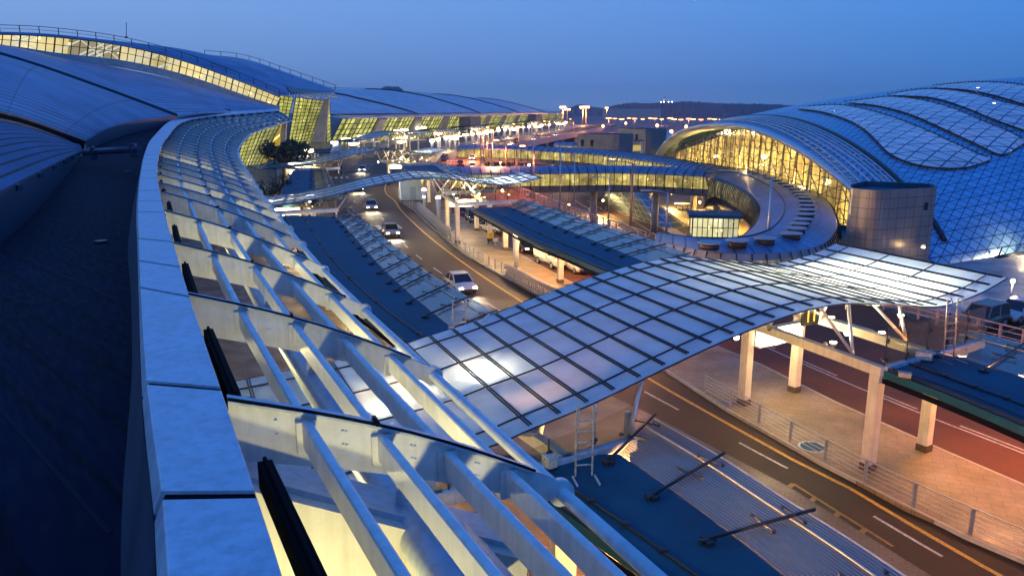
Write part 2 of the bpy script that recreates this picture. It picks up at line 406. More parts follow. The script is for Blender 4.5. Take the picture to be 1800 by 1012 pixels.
mb = MB(); left = V2((-260, 760), (-260, 20), (-60, -4))
mb.prism([(p.x, p.y) for p in RAIL] + [(p.x, p.y) for p in left[::-1]], -1.1, 0)
struct(mb.build('departure_road', asphalt))
mb = MB(); a = resample(PLR, 90); b = resample(RAIL, 90); mb.gridm([(zz([p], .004)[0], zz([q], .004)[0]) for p, q in zip(a, b)], False, True)
struct(mb.build('outer_road', asphalt_r))
def raised(name, A, B, z, m, n=90):
    mb = MB(); A = zz(resample(A, n), z); B = zz(resample(B, n), z)
    mb.gridm(list(zip(A, B)), False, True)
    for P, k in ((A, 1), (B, -1)): mb.gridm([((p, p - Vector((0, 0, z - .003)))) for p in P], False, k < 0)
    return struct(mb.build(name, m))
raised('platform_pavement', PLL, PLR, .16, paver)
mb = MB()
for P, d in ((PLL, -.13), (PLR, .13)):
    a = resample(P, 120); b = offset(a, d); mb.slab(zz(a, .165) if d > 0 else zz(b, .165), zz(b, .165) if d > 0 else zz(a, .165), .16)
struct(mb.build('platform_kerb', kerb_m))
W = V2((0, 760), (-80, 520), (-100, 420), (-110, 330), (-110, 270), (-105, 220), (-95, 184), (-80, 140), (-60, 108), (-48, 84), (-40, 70), (-30, 54), (-18, 38.5), (-8, 26), (-2, 14), (4, -4))
raised('terminal_sidewalk', catmull(W, 6), KERB, .15, paver_b)
def line(P, w, z, s0=None, s1=None, mb=None):
    mb = mb or MB(); mb.gridm(list(zip(zz(offset(P, -w / 2), z), zz(offset(P, w / 2), z))), False); return mb
def dashes(P, w, z, on, off, mb, s0=0, s1=1e9):
    s = s0; L = min(plen(P), s1)
    while s < L:
        pts = [at_s(P, min(s + on * k / 3, L))[0] for k in range(4)]
        if (pts[-1] - pts[0]).length > .2: line(pts, w, z, mb=mb)
        s += on + off
RY = resample(YEL, 260)
mb = MB(); line(RY, .2, .008, mb=mb)
struct(mb.build('yellow_edge_line', paint_y))
mb = MB()
mid1 = [lerp(a, b, .36) for a, b in zip(resample(YEL, 200), resample(KERB, 200))]; mid2 = [lerp(a, b, .68) for a, b in zip(resample(YEL, 200), resample(KERB, 200))]
dashes(mid1, .13, .008, 3, 4.5, mb); dashes([p for p in mid2 if p.y > 60], .13, .008, 3, 4.5, mb)
for px, py in ((600, 300), (618, 290), (640, 283)):
    a = G(px, py); line([a, a + Vector((5, 5, 0))], .4, .008, mb=mb)
for k in range(9):                                                     # zebra crossings under the wave canopies
    p, t = at_s(resample(YEL, 200), 0); 
def zebra(c, d, n, w, l, mb):
    d = Vector((d[0], d[1], 0)).normalized(); nrm = Vector((-d.y, d.x, 0))
    for k in range(n): q = Vector((c[0], c[1], 0)) + d * (k * w * 2); line([q - nrm * l / 2, q + nrm * l / 2], w, .008, mb=mb)
zebra((-46, 176), (1, .25), 9, .6, 4, mb); zebra((-24, 100), (.95, .3), 9, .6, 4, mb)
struct(mb.build('white_lane_markings', paint_w))
mb = MB()                                                              # hatched bay in yellow at the near kerb
h0, h1 = G(1395, 850), G(1570, 960)
ya = [lerp(h0, h1, k / 8) for k in range(9)]
hl = offset(ya, 1.5)
line(ya, .13, .009, mb=mb); 
for k in range(0, 8, 2): line([ya[k], hl[min(8, k + 1)]], .22, .009, mb=mb)
struct(mb.build('yellow_hatch_marking', mat('worn_yellow_paint', (.34, .19, .03), .6, 0, 4, .5, streak=.6)))
mb = MB()
wl = GL([(1340, 607), (1420, 643), (1530, 690), (1640, 735), (1800, 797)])
WL = catmull(V2((-2, 105), (5, 84), (10, 68)) + wl + V2((30, 17)), 6)
line(WL, .13, .012, mb=mb); dashes(offset(WL, -.35), .13, .012, 3.2, 2.4, mb)
o3 = [lerp(a, b, .33) for a, b in zip(resample(PLR, 200), resample(RAIL, 200))]; o4 = [lerp(a, b, .7) for a, b in zip(resample(PLR, 200), resample(RAIL, 200))]
dashes(o3, .2, .012, 3, 5, mb, 300, 640); dashes(o4, .16, .012, 3, 5, mb)
for r_, c_ in ((0, 5), (1, 5)):                                        # block lettering painted on the curving ramp
    for k in range(6):
        p = G(786 + k * 5.5, 283 + r_ * 5); line([p, p + Vector((.3, 2.2, 0))], .6, .012, mb=mb)
struct(mb.build('outer_lane_markings', paint_w))
# plaza at the right in front of the great hall
mb = MB(); mb.prism([(33.6, 56), (26, 72), (22, 84), (34, 86), (58, 84), (130, 130), (190, 110), (190, 40), (52, 30), (44, 34)], -3, -.02)
struct(mb.build('hall_plaza', plaza_m))
mb = MB(); mb.poly(GL([(1700, 572), (1800, 540), (1960, 500), (1960, 580), (1800, 612), (1690, 580)], -.012)); struct(mb.build('service_road', asphalt))
mb = MB(); line(GL([(1745, 590), (1800, 573), (1900, 545)], -.004), .13, -.004, mb=mb); struct(mb.build('service_road_line', paint_y))
mb = MB(); p = G(1748, 572, -.004); d = (G(1762, 566, -.004) - p).normalized(); n_ = Vector((-d.y, d.x, 0))
mb.poly([p - n_ * .12 - d * 1.2, p + n_ * .12 - d * 1.2, p + n_ * .12, p + n_ * .4, p + d * .9, p - n_ * .4, p - n_ * .12][::-1], -.002); struct(mb.build('white_road_arrow', paint_w))
# drain cover disc on the platform
t = thing('glass_floor_disc', 'round greenish glass disc with a pale rim set in the platform paving', 'floor light', G(1428, 785, .165))
MB().cyl(ORG[t], .62, .015, 28).build('disc_rim', mat('pale_green_rim', (.35, .45, .38), .4), t)
MB().cyl(ORG[t] + Vector((0, 0, .015)), .52, .008, 28).build('disc_glass', mat('green_disc_glass', (.05, .09, .08), .08), t)

# ================================================================== NEAR TERMINAL: parapet, dark deck, louvre lattice, vault roofs
TB = thing('terminal_building', 'near curved terminal roof with pale parapet, white louvre eave and glowing clerestory', 'terminal', (-40, 60, 0))
ZC = 11.7
def cz(px, py, t=None): return G(px, py, ZC) if t is None else D(px, py, t)
cop_in = [G(330, 1300, ZC), G(300, 1090, ZC), G(285, 870, ZC), G(258, 672, ZC), G(247, 505, ZC), G(244, 419, ZC), G(243, 353, ZC), G(248, 300, ZC), D(256, 265, 60), D(270, 240, 82), D(303, 211, 115), D(350, 201, 135), D(420, 196, 153), D(490, 190.5, 172)]
cop_out = [G(560, 1300, ZC), G(510, 1060, ZC), G(450, 868, ZC), G(388, 683, ZC), G(333, 521, ZC), G(304, 425, ZC), G(284, 353, ZC), G(276, 300, ZC), D(281, 265, 60), D(293, 242, 82), D(320, 215, 112), D(362, 205.5, 131), D(425, 200, 150), D(490, 195, 170)]
CI, CO = catmull(cop_in, 10), catmull(cop_out, 10)
nC = len(CI)
# parapet walls (battered inside face) + coping panels with dark joints
par = MB(); rows = []
for i in range(nC):
    a = CI[i]; n = (CO[i] - CI[i]).normalized()
    rows.append([a - n * .10 - Vector((0, 0, .22)), a - n * .16 - Vector((0, 0, .5)), a - n * .55 - Vector((0, 0, 1.6))])
par.gridm(rows, True)
par.gridm([[CO[i] - Vector((0, 0, .05)), CO[i] - Vector((0, 0, .9))] for i in range(nC)], True, True)
parapet = par.build('parapet_wall', flashing, TB)
seams_y = [1250, 1060, 865, 672, 503, 455, 419, 373, 353, 337, 314, 300, 288]
def idx_for(s): return s
LC = plen(CI)
# arc positions of seams
def s_of_y(y):
    p = G(250, y, ZC); best = min(range(nC), key=lambda i: abs(CI[i].y - p.y)); return plen(CI[:best + 1]) if best else 0
ss = sorted(set(round(s_of_y(y), 2) for y in seams_y)); 
while ss[-1] < LC - 4: ss.append(ss[-1] + 4.2 if ss[-1] > 40 else ss[-1] + 3.2)
ss[-1] = LC
def frac_pt(P, s, tot): return at_s(P, s / tot * plen(P))
for a, b in zip(ss, ss[1:]):
    g = .09 if a < 30 else .1
    k = max(2, int((b - a) / 2) + 1); A = []; B = []
    for q in range(k + 1):
        s = lerp(a + g, b - g, q / k); pi = at_s(CI, s)[0]
        j = min(range(nC), key=lambda i: (CI[i] - pi).length)
        jj = min(j + 1, nC - 1) if (CI[min(j + 1, nC - 1)] - pi).length < (CI[max(j - 1, 0)] - pi).length else max(j - 1, 0)
        f = (pi - CI[j]).length / max(1e-6, (CI[jj] - CI[j]).length); po = lerp(CO[j], CO[jj], min(1, f))
        A.append(pi); B.append(po)
    mb = MB(); rows = []
    for p, q in zip(A, B):
        n = (q - p).normalized()
        rows.append([p - n * .1 - Vector((0, 0, .26)), p - n * .085 - Vector((0, 0, .2)), p, q, q + n * .02 - Vector((0, 0, .12))])
    mb.gridm(rows, False)
    for r_ in (rows[0], rows[-1]): mb.add(r_ + [r_[4] - Vector((0, 0, .2)), r_[0] - Vector((0, 0, .1))], [(0, 1, 2, 3, 4, 5, 6)])
    mb.build('coping_panel', coping_m, parapet, bevel=.015)
# joint strip below the coping so the gaps read dark
mb = MB(); mb.gridm([[CI[i] - (CO[i] - CI[i]).normalized() * .07 - Vector((0, 0, .26)), CI[i] - (CO[i] - CI[i]).normalized() * .05 - Vector((0, 0, .2)), CI[i] + (CO[i] - CI[i]).normalized() * .03 - Vector((0, 0, .035)), CO[i] - Vector((0, 0, .035)), CO[i] - Vector((0, 0, .2))] for i in range(nC)], False)
mb.build('joint_strip', black, parapet)
# dark deck behind the parapet
deckL = [(-34, -6), (-26, 8), (-22, 20)] 
ZD = 10.1
mb = MB()
fas_bot = [G(-260, 560, ZD), G(-60, 410, ZD), G(40, 345, ZD), G(147, 272, ZD + .6), D(200, 240, 95), D(310, 214, 118)]
da = resample(catmull([p for p in fas_bot], 6), 30); db = resample([lerp(CI[i], CO[i], -.2) - Vector((0, 0, 1.55)) for i in range(0, 101)], 30)
db[0].y = -2
mb.gridm([[lerp(a, b, k / 6) for k in range(7)] for a, b in zip(da, db)], True)
mb.build('gutter_deck', m_seam_roof('deck_membrane', (.0014, .006, .024), 2.6, .85, .5, 0, 0, .5, True, .12), TB)
mb = MB()
for a, b in list(zip(da, db))[1::3]: MB().beam(lerp(a, b, .02) + Vector((0, 0, .006)), lerp(a, b, .93) + Vector((0, 0, .006)), .07, .006).build('membrane_lap', membrane, TB)
for k in (6, 14, 22): q = lerp(da[k], db[k], .8); MB().cyl(q, .22, .08, 14).build('roof_drain', dark_steel, TB)
# metal vault roofs, each a lofted sheet
vault1 = m_seam_roof('vault_sheet_near_shaded', (.055, .14, .27), .9, .6, .12, 0, 0, .12, False, .12, .12)  # near sheet's base colour darkened to carry the shade at the near left
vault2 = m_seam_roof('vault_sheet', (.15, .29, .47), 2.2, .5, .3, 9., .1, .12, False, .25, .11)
def loft(A, B, n, m_, sag=0., nm='roof_vault', mtl=None, parent=TB):
    A = resample(A, n); B = resample(B, n)
    rows = [[lerp(a, b, k / m_) + Vector((0, 0, sag * math.sin(math.pi * k / m_))) for k in range(m_ + 1)] for a, b in zip(A, B)]
    mb = MB(); mb.gridm(rows, True); return mb.build(nm, mtl, parent), rows
fa1 = [D(-300, 520, 22), D(-60, 375, 27), D(40, 318, 36), D(145, 264, 78)]
up1 = [D(-420, 240, 30), D(-200, 225, 40), D(0, 212, 58), D(138, 256, 80)]
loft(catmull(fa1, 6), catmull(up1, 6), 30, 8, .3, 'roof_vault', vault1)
mb = MB(); f_ = resample(catmull(fa1, 6), 24); mb.gridm([[p, Vector((p.x + .05, p.y - .05, ZD - .1))] for p in f_], True)
for p in f_[2::3]: mb.box(p - Vector((0, 0, .12)), (.35, .35, .25))
mb.build('roof_fascia', flashing, TB)
lo2 = [D(-420, 190, 34), D(-200, 195, 44), D(0, 199, 61), D(150, 249, 81)]
fa2 = [D(150, 250, 81), D(180, 232, 88), D(230, 215, 100), D(310, 204, 117)]
hi2 = [D(-420, 30, 90), D(-200, 55, 100), D(0, 96, 112), D(160, 148, 116), D(310, 204, 118)]
a = catmull(lo2, 8)
rows = []; A = resample(a, 26); B = resample(catmull(hi2, 8), 26)
FA = resample(catmull(fa2, 6), 11)
rows = [[lerp(p, q, k / 10) + Vector((0, 0, .8 * math.sin(math.pi * k / 10))) for k in range(11)] for p, q in zip(A, B)]
for i, r_ in enumerate(rows):                                           # bend the outer rows to the curved fascia
    w = max(0, (i - 13) / 12) ** 2
    for k in range(11): r_[k] = lerp(r_[k], FA[k], w)
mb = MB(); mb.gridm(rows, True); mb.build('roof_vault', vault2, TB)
mb = MB(); mb.gridm([[p + Vector((0, 0, .05)), Vector((p.x + .1, p.y - .1, p.z - 1.6))] for p in FA], True); mb.build('roof_fascia', flashing, TB)
# gutter channel between the first two vaults and the dark ridge seams
mb = MB(); g1 = resample(catmull(up1, 6), 20); g2 = resample(a, 20)
mb.gridm([[p, lerp(p, q, .5) - Vector((0, 0, .9)), q] for p, q in zip(g1, g2)], True); mb.build('roof_gutter', black, TB)
mb = MB()
for P, r0 in ((g1, .18), (g2, .18), ([r_[10] + Vector((0, 0, .1)) for r_ in rows], .28)): mb.tube(P, r0, 6)
mb.build('roof_seam', dark_steel, TB)
base3 = [D(-420, 40, 130), D(-200, 52, 140), D(0, 78, 150), D(100, 100, 155), D(220, 122, 161), D(330, 146, 168), D(440, 178, 178), D(492, 191, 184)]
lo3 = [r_[10] + Vector((0, 0, .02)) for r_ in rows] + [D(405, 196, 150), D(492, 193, 172)]
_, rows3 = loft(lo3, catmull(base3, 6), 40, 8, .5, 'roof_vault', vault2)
mb = MB(); P = [lerp(D(100, 105, 150), D(405, 195, 151), k / 12) + Vector((0, 0, .9 * math.sin(math.pi * k / 12))) for k in range(13)]
mb.tube([D(90, 101, 152), D(180, 126, 150), D(290, 160, 149), D(405, 195, 150)], .22, 6); mb.build('roof_seam', dark_steel, TB)
# cross gutter pipe where the vault meets the parapet
mb = MB(); mb.tube([D(148, 268, 66), D(246, 262, 56)], .24, 12); mb.box(D(165, 270, 64), (.4, .4, 1.)); mb.box(D(235, 265, 57), (.4, .4, 1.)); mb.build('gutter_pipe', flashing, TB)
# clerestory band following the big arch
gb = [D(-300, 88, 138), D(-120, 80, 146), D(0, 79, 151), D(100, 93, 156), D(220, 107, 162), D(330, 133, 169), D(440, 171, 179), D(487, 186, 184)]
gt = [D(-300, 75, 138), D(-120, 63, 146), D(0, 62, 151), D(100, 66.5, 156), D(220, 82, 162), D(330, 110, 169), D(440, 150, 179), D(494, 172, 184)]
GB, GT = resample(catmull(gb, 8), 57), resample(catmull(gt, 8), 57)
mb = MB(); mb.gridm(list(zip(GB, GT)), True); cl = mb.build('clerestory_glass', cler_glass, TB)
back = Vector((-.1, -.99, 0))
mb = MB()
for i in range(57):
    th = .22 if i % 4 == 0 else .09
    mb.beam(GB[i] + back * .15, GT[i] + back * .15, th, .2, back)
mb.tube([lerp(p, q, .52) + back * .15 for p, q in zip(GB, GT)], .06, 5)
mb.build('mullions', dark_steel, cl)
mb = MB()                                                               # white roof trusses seen through the band
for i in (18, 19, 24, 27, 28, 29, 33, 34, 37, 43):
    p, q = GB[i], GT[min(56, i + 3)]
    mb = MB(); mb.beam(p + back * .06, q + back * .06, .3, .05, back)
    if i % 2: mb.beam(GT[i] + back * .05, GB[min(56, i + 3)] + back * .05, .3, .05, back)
    mb.build('roof_truss', mat('truss_cream_glow', (.8, .78, .6), .5, emis=(1, .88, .5), es=.6), cl)  # trusses glow in place of interior light falling on them
mb = MB(); mb.gridm([[p - Vector((0, 0, 1.5)) + back * .5, p - Vector((0, 0, .02)) + back * .25, p - Vector((0, 0, .02)) - back * .3] for p in GB], True); mb.build('clerestory_kerb', conc, TB)
crown = [p + Vector((0, 0, .55)) for p in GT]
mb = MB(); mb.gridm([[p + back * .6 - Vector((0, 0, .05)), p + back * .8 + Vector((0, 0, .2)), q + Vector((0, 0, .05)), q - back * 26 + Vector((0, 0, .5))] for p, q in zip(GT, crown)], True)
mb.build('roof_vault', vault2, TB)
def railing_parts(P, h, step, n_r, r, parent, m_=dark_steel, pr=None):
    L = plen(P); n = max(2, int(L / step) + 1); rows_ = [at_s(P, L * k / (n - 1))[0] for k in range(n)]
    for p in rows_: MB().beam(p, p + Vector((0, 0, h)), pr or r * 2, pr or r * 2).build('post', m_, parent)
    mb = MB()
    Q = resample(P, max(n, 30))
    for k in range(n_r): mb.tube([p + Vector((0, 0, h * (1 - k / n_r))) for p in Q], r * (1 if k == 0 else .6), 5)
    mb.build('rail', m_, parent)
rl = thing('roof_railing', 'dark guard railing along the crest of the arched terminal roof', 'railing', crown[0])
railing_parts([p + back * .6 for p in crown], 1.25, 3.2, 2, .06, rl)
t = thing('roof_mast', 'thin lightning rod standing on the terminal roof crest', 'mast', D(222, 66, 165)); MB().tube([D(222, 66, 165), D(222, 40, 165)], .07, 5).build('rod', dark_steel, t); MB().box(D(222, 66, 165), (.5, .5, .3)).build('rod_base', dark_steel, t)
# hump roof and louvred slab end behind the arch
h_lo = [D(365, 100, 192), D(430, 122, 194), D(505, 152, 196), D(588, 163, 198)]; h_hi = [D(360, 96, 240), D(430, 104, 238), D(510, 130, 226), D(590, 158, 215)]
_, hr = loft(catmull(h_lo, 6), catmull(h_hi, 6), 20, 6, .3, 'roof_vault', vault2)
mb = MB(); mb.slab([D(503, 153, 188), D(588, 161, 196)], [D(512, 163, 176), D(582, 165, 182)], .5); mb.build('roof_slab_end', flashing, TB)
mb = MB()
for k in range(16): mb.beam(D(508 + k * 5, 164, 178), D(512 + k * 5.6, 172, 166), .1, .35)
for k in range(4): mb.beam(D(508 + k, 165 + k * 2, 177 - k * 3), D(588 + k * 2, 166 + k * 2, 183 - k * 3), .12, .2)
mb.build('slab_louvres', white, TB)
hrl = thing('roof_railing', 'thin railing along the hump roof behind the arched crest', 'railing', h_hi[0]); railing_parts(catmull(h_hi, 6), 1.2, 5, 1, .07, hrl)
# --- lit walls
def lit_wall(quad, nu, nv, parent, m_, nm='glass_wall', mw=.14, lean=None, frame=dark_steel, sub=True):
    """quad: bl, br, tr, tl in world; a lit pane with its mullion grid standing proud"""
    bl, br, tr, tl = quad
    rows_ = [[lerp(lerp(bl, br, i / nu), lerp(tl, tr, i / nu), k / nv) for k in range(nv + 1)] for i in range(nu + 1)]
    mb = MB(); mb.gridm(rows_, False); g = mb.build(nm, m_, parent)
    n = (br - bl).cross(tl - bl).normalized()
    if n.y > 0: n = -n
    mb = MB()
    for i in range(nu + 1): mb.beam(rows_[i][0] + n * mw * .5, rows_[i][nv] + n * mw * .5, mw * (1 if i % 4 else 1.4), mw, n)
    for k in range(nv + 1): mb.beam(rows_[0][k] + n * mw * .45, rows_[nu][k] + n * mw * .45, mw * .8, mw * .9, n)
    mb.build('mullions', frame, g); return g
def solid(quad, th, nm, m_, parent):
    n = (quad[1] - quad[0]).cross(quad[3] - quad[0]).normalized(); mb = MB()
    q2 = [p + n * th for p in quad]; mb.add(list(quad) + q2, [(0, 1, 2, 3), (7, 6, 5, 4), (0, 4, 5, 1), (1, 5, 6, 2), (2, 6, 7, 3), (3, 7, 4, 0)]); return mb.build(nm, m_, parent)
T = 205
lit_wall([D(505, 262, T), D(548, 252, T), D(578, 178, T), D(520, 172, T)], 8, 14, TB, term_glass)
solid([D(548, 252, T - .3), D(572, 252, T - .3), D(580, 176, T - .3), D(572, 176, T - .3)], 1.2, 'stone_pier', stone, TB)
lit_wall([D(486, 232, T - 10), D(502, 228, T - 10), D(516, 172, T - 10), D(492, 168, T - 10)], 3, 10, TB, term_glass)
lit_wall([D(574, 252, T + 2), D(582, 246, T + 2), D(580, 180, T + 2), D(576, 180, T + 2)], 1, 10, TB, term_glass)
solid([D(495, 275, T + 5), D(580, 262, T + 5), D(582, 246, T + 5), D(495, 256, T + 5)], 1., 'stone_base', stone, TB)
lit_wall([D(412, 300, 176), D(452, 300, 178), D(492, 220, 180), D(430, 236, 176)], 8, 10, TB, term_glass)
lit_wall([D(452, 290, 180), D(488, 280, 182), D(500, 212, 184), D(488, 222, 182)], 1, 3, TB, m_lit_glass('yellow_panel_glow', (.95, .68, .03), (.7, .45, .02), .75, .1, .6), 'lit_panel', .1)
solid([D(488, 275, 184), D(502, 270, 184), D(506, 205, 184), D(500, 210, 184)], 1, 'stone_pier', stone, TB)
# curved pale wall under the far eave
mb = MB(); P = catmull([D(428, 292, 150), D(470, 291, 146), D(486, 297, 138)], 6); mb.gridm([[p, Vector((p.x, p.y, 0))] for p in P], True); mb.build('curved_wall', stone, TB)
mb = MB(); b0 = resample(CO, 40)
mb.gridm([[p - Vector((0, 0, .9)), Vector((p.x + .5, p.y + .5, 5.)), Vector((p.x + .3, p.y + .3, 0.))] for p in b0 if p.y < 88], True); mb.build('facade_wall', mat('cream_facade', (.5, .48, .36), .6, 0, .4, .25), TB)
# --- louvre lattice
LAT = MB().box((0, 0, -5), (.01, .01, .01)).build('eave_lattice', white, TB)
lat_out = [G(1560, 1300, 9.75), G(1250, 1075, 9.75), G(985, 850, 9.75), G(760, 650, 9.75), G(640, 540, 9.75), G(568, 470, 9.75), G(533, 428, 9.75), G(500, 388, 9.75), G(468, 350, 9.75), G(436, 302, 9.75), D(418, 268, 88), D(428, 246, 106), D(452, 229, 128), D(512, 211, 158)]
LO = catmull(lat_out, 10); LI = [p for p in CO]
rin = [G(560, 1080, ZC - .08), G(400, 703, ZC - .08), G(330, 518, ZC - .08), G(305, 428, ZC - .08), G(293, 372, ZC - .08), G(286, 338, ZC - .08)]
rout = [G(1270, 1090, 9.75), G(985, 845, 9.75), G(760, 645, 9.75), G(640, 536, 9.75), G(568, 468, 9.75), G(530, 425, 9.75)]
# continue the rafters round the curve
def tail(P, p0):
    j = min(range(len(P)), key=lambda i: (P[i] - p0).length); return P[j:]
ti, to = tail(LI, rin[-1]), tail(LO, rout[-1]); NR = 30
ti = resample(ti, NR + 1); to = resample(to, NR + 1)
rin += [p - Vector((0, 0, .08)) for p in ti[1:]]; rout += to[1:]
RAF = list(zip(rin, rout))
FR = [.2, .41, .61, .81, 1.0]
def raft_pt(i, f, dz=0.):
    a, b = RAF[i]; return lerp(a, b, f) + Vector((0, 0, dz + .16 * math.sin(math.pi * f)))
for i, (a, b) in enumerate(RAF):
    d = (b - a); dh = Vector((d.x, d.y, 0)).normalized(); side = Vector((-dh.y, dh.x, 0))
    mb = MB(); K = 10
    top = [raft_pt(i, k / K) for k in range(K + 1)]
    rows_ = []
    th = .045
    dep = [.74 - .36 * (k / K) ** 1.5 for k in range(K + 1)]
    dep[-1] = .3
    bot = [p - Vector((0, 0, h_)) for p, h_ in zip(top, dep)]
    mb.gridm([[p + side * th, q + side * th] for p, q in zip(top, bot)], True); mb.gridm([[p - side * th, q - side * th] for p, q in zip(top, bot)], True, True)
    mb.gridm([[p - side * th, p + side * th] for p in bot], True)
    e = top[-1]
    mb.tube([e - Vector((0, 0, .17)) - side * .07, e - Vector((0, 0, .17)) + side * .07], .2, 14)
    if i < 12:
        for f in (.12, .3, .31, .5, .51, .7, .71, .9):                     # bolt heads along the web and at the splice
            for z_ in (-.16, -.34): q = raft_pt(i, f, z_); mb.tube([q - side * (th + .018), q + side * (th + .018)], .018, 6)
    raf = mb.build('rafter', white, LAT)
    mb = MB(); fl = [p + Vector((0, 0, .03)) for p in top[:-1]]
    mb.gridm([[p - side * .13, p + side * .13] for p in fl], True, True); mb.gridm([[p - side * .13 - Vector((0, 0, .03)), p + side * .13 - Vector((0, 0, .03))] for p in fl], True)
    for s_ in (-1, 1): mb.gridm([[p + side * .13 * s_, p + side * .13 * s_ - Vector((0, 0, .03))] for p in fl], True, s_ < 0)
    mb.build('top_flange', galv if False else coping_m, raf)
    if True:
        mb = MB()
        for k in range(K - 1): mb.beam(fl[k] + Vector((0, 0, .02)) - side * .1, fl[k + 1] + Vector((0, 0, .02)) - side * .1, .03, .03)
        mb.beam(fl[4] - side * .14 + Vector((0, 0, .03)), fl[4] + side * .14 + Vector((0, 0, .03)), .05, .05)
        mb.build('gasket', black, raf)
    if i < 12:
        for f in FR[:-1]: q = raft_pt(i, f, -.3); MB().box(q, (.26, .2, .42), ax=Matrix((dh, side, Vector((0, 0, 1)))).transposed()).build('cleat_plate', white, raf, bevel=.01)
for fi, f in enumerate(FR):
    mb = MB(); n = len(RAF)
    P = []
    for i in range(n): P.append(raft_pt(i, f, -.17 if fi == 4 else -.12))
    if fi == 4: mb.tube(P, .105, 12)
    else:
        # deep rounded-top bar section swept along
        sec = [(-.06, -.31), (-.062, .005), (-.048, .032), (-.02, .045), (.02, .045), (.048, .032), (.062, .005), (.06, -.31)]
        rows_ = []
        for i in range(n):
            t = P[min(i + 1, n - 1)] - P[max(i - 1, 0)]; t.z = 0; t.normalize(); s_ = Vector((t.y, -t.x, 0))
            rows_.append([P[i] + s_ * x + Vector((0, 0, z)) for x, z in sec] + [P[i] + s_ * sec[0][0] + Vector((0, 0, sec[0][1]))])
        mb.gridm(rows_, False, True)
    o_ = mb.build('purlin', white, LAT)
# dark gutter boxes hanging beside the coping, one per bay
for i in range(0, 14):
    p, q = rin[i], rin[i + 1]
    a_, b_ = lerp(p, q, .1), lerp(p, q, .66); d = (b_ - a_).normalized(); n = Vector((d.y, -d.x, 0)); dn = Vector((0, 0, 1))
    mb = MB(); mb.beam(a_ + n * .15 - dn * .3, b_ + n * .15 - dn * .3, .15, .3); mb.beam(a_ + n * .15 - dn * .13, b_ + n * .15 - dn * .13, .04, .05); mb.build('gutter_box', black, LAT, bevel=.01)
# big round carrier tube under the louvres and its brackets
mb = MB(); P = [raft_pt(i, .47, -1.25) for i in range(0, len(RAF))]; mb.tube(P, .24, 14)
for i in range(1, len(RAF) - 1):
    q = lerp(P[i], P[i + 1], .25) if i + 1 < len(P) else P[i]
    mb.beam(P[i], raft_pt(i, .47, -.5), .12, .25)
mb.build('carrier_tube', coping_m, LAT)
# cream fascia wall with blue ledge crossing below the first rafter
q1, q2 = raft_pt(1, .02, -.85), raft_pt(1, .82, -1.15)
dd = (q2 - q1); sd = Vector((-dd.y, dd.x, 0)).normalized() * -.25
mb = MB(); mb.add([q1 + sd, q2 + sd, q2 + sd - Vector((0, 0, 2.2)), q1 + sd - Vector((0, 0, 2.2))] + [p + sd * 1.5 for p in (q1 + sd, q2 + sd, q2 + sd - Vector((0, 0, 2.2)), q1 + sd - Vector((0, 0, 2.2)))], [(0, 1, 2, 3), (7, 6, 5, 4), (0, 4, 5, 1), (1, 5, 6, 2), (2, 6, 7, 3), (3, 7, 4, 0)])
mb.build('bulkhead_panel', cream, LAT)
mb = MB(); mb.beam(q1 + Vector((0, 0, .04)), q2 + Vector((0, 0, .04)), .8, .07); mb.build('bulkhead_ledge', coping_m, LAT)
mb = MB(); mb.tube([raft_pt(1, .62, -1.5), raft_pt(0, .62, -1.5)], .38, 18); mb.build('carrier_duct', coping_m, LAT)
# ================================================================== WAVE CANOPIES
ZS = [(-11, 4.95), (-6, 5.05), (-1.7, 5.26), (0, 5.5), (2.5, 5.86), (5.5, 6.48), (8, 6.95), (10.3, 7.29), (12.6, 7.5), (14.8, 7.45), (16.8, 7.19), (19.4, 6.77), (22.1, 6.38), (25.1, 6.58), (27.5, 7.05)]
ZC_ = catmull([Vector((a, 0, b)) for a, b in ZS], 10)
def wz(s):
    for a, b in zip(ZC_, ZC_[1:]):
        if s <= b.x: return lerp(a.z, b.z, (s - a.x) / max(1e-6, b.x - a.x))
    return ZC_[-1].z
SK = Vector((1.87, 10.77, 0))
def cpt(s, w, dz=0.): return Vector((s, 0, wz(s) + dz)) + SK * w
LP = 1.25
UPL = ((17.6, 2.2, 1500), (20.9, 2., 3000), (21.3, 5., 3000), (21.8, 8.2, 3000), (24.6, 3.4, 3200), (25.3, 7., 3200), (18.6, 6.4, 1900), (-.4, 9.8, 1500), (-2.6, 5., 1100), (1.4, 5.2, 400))
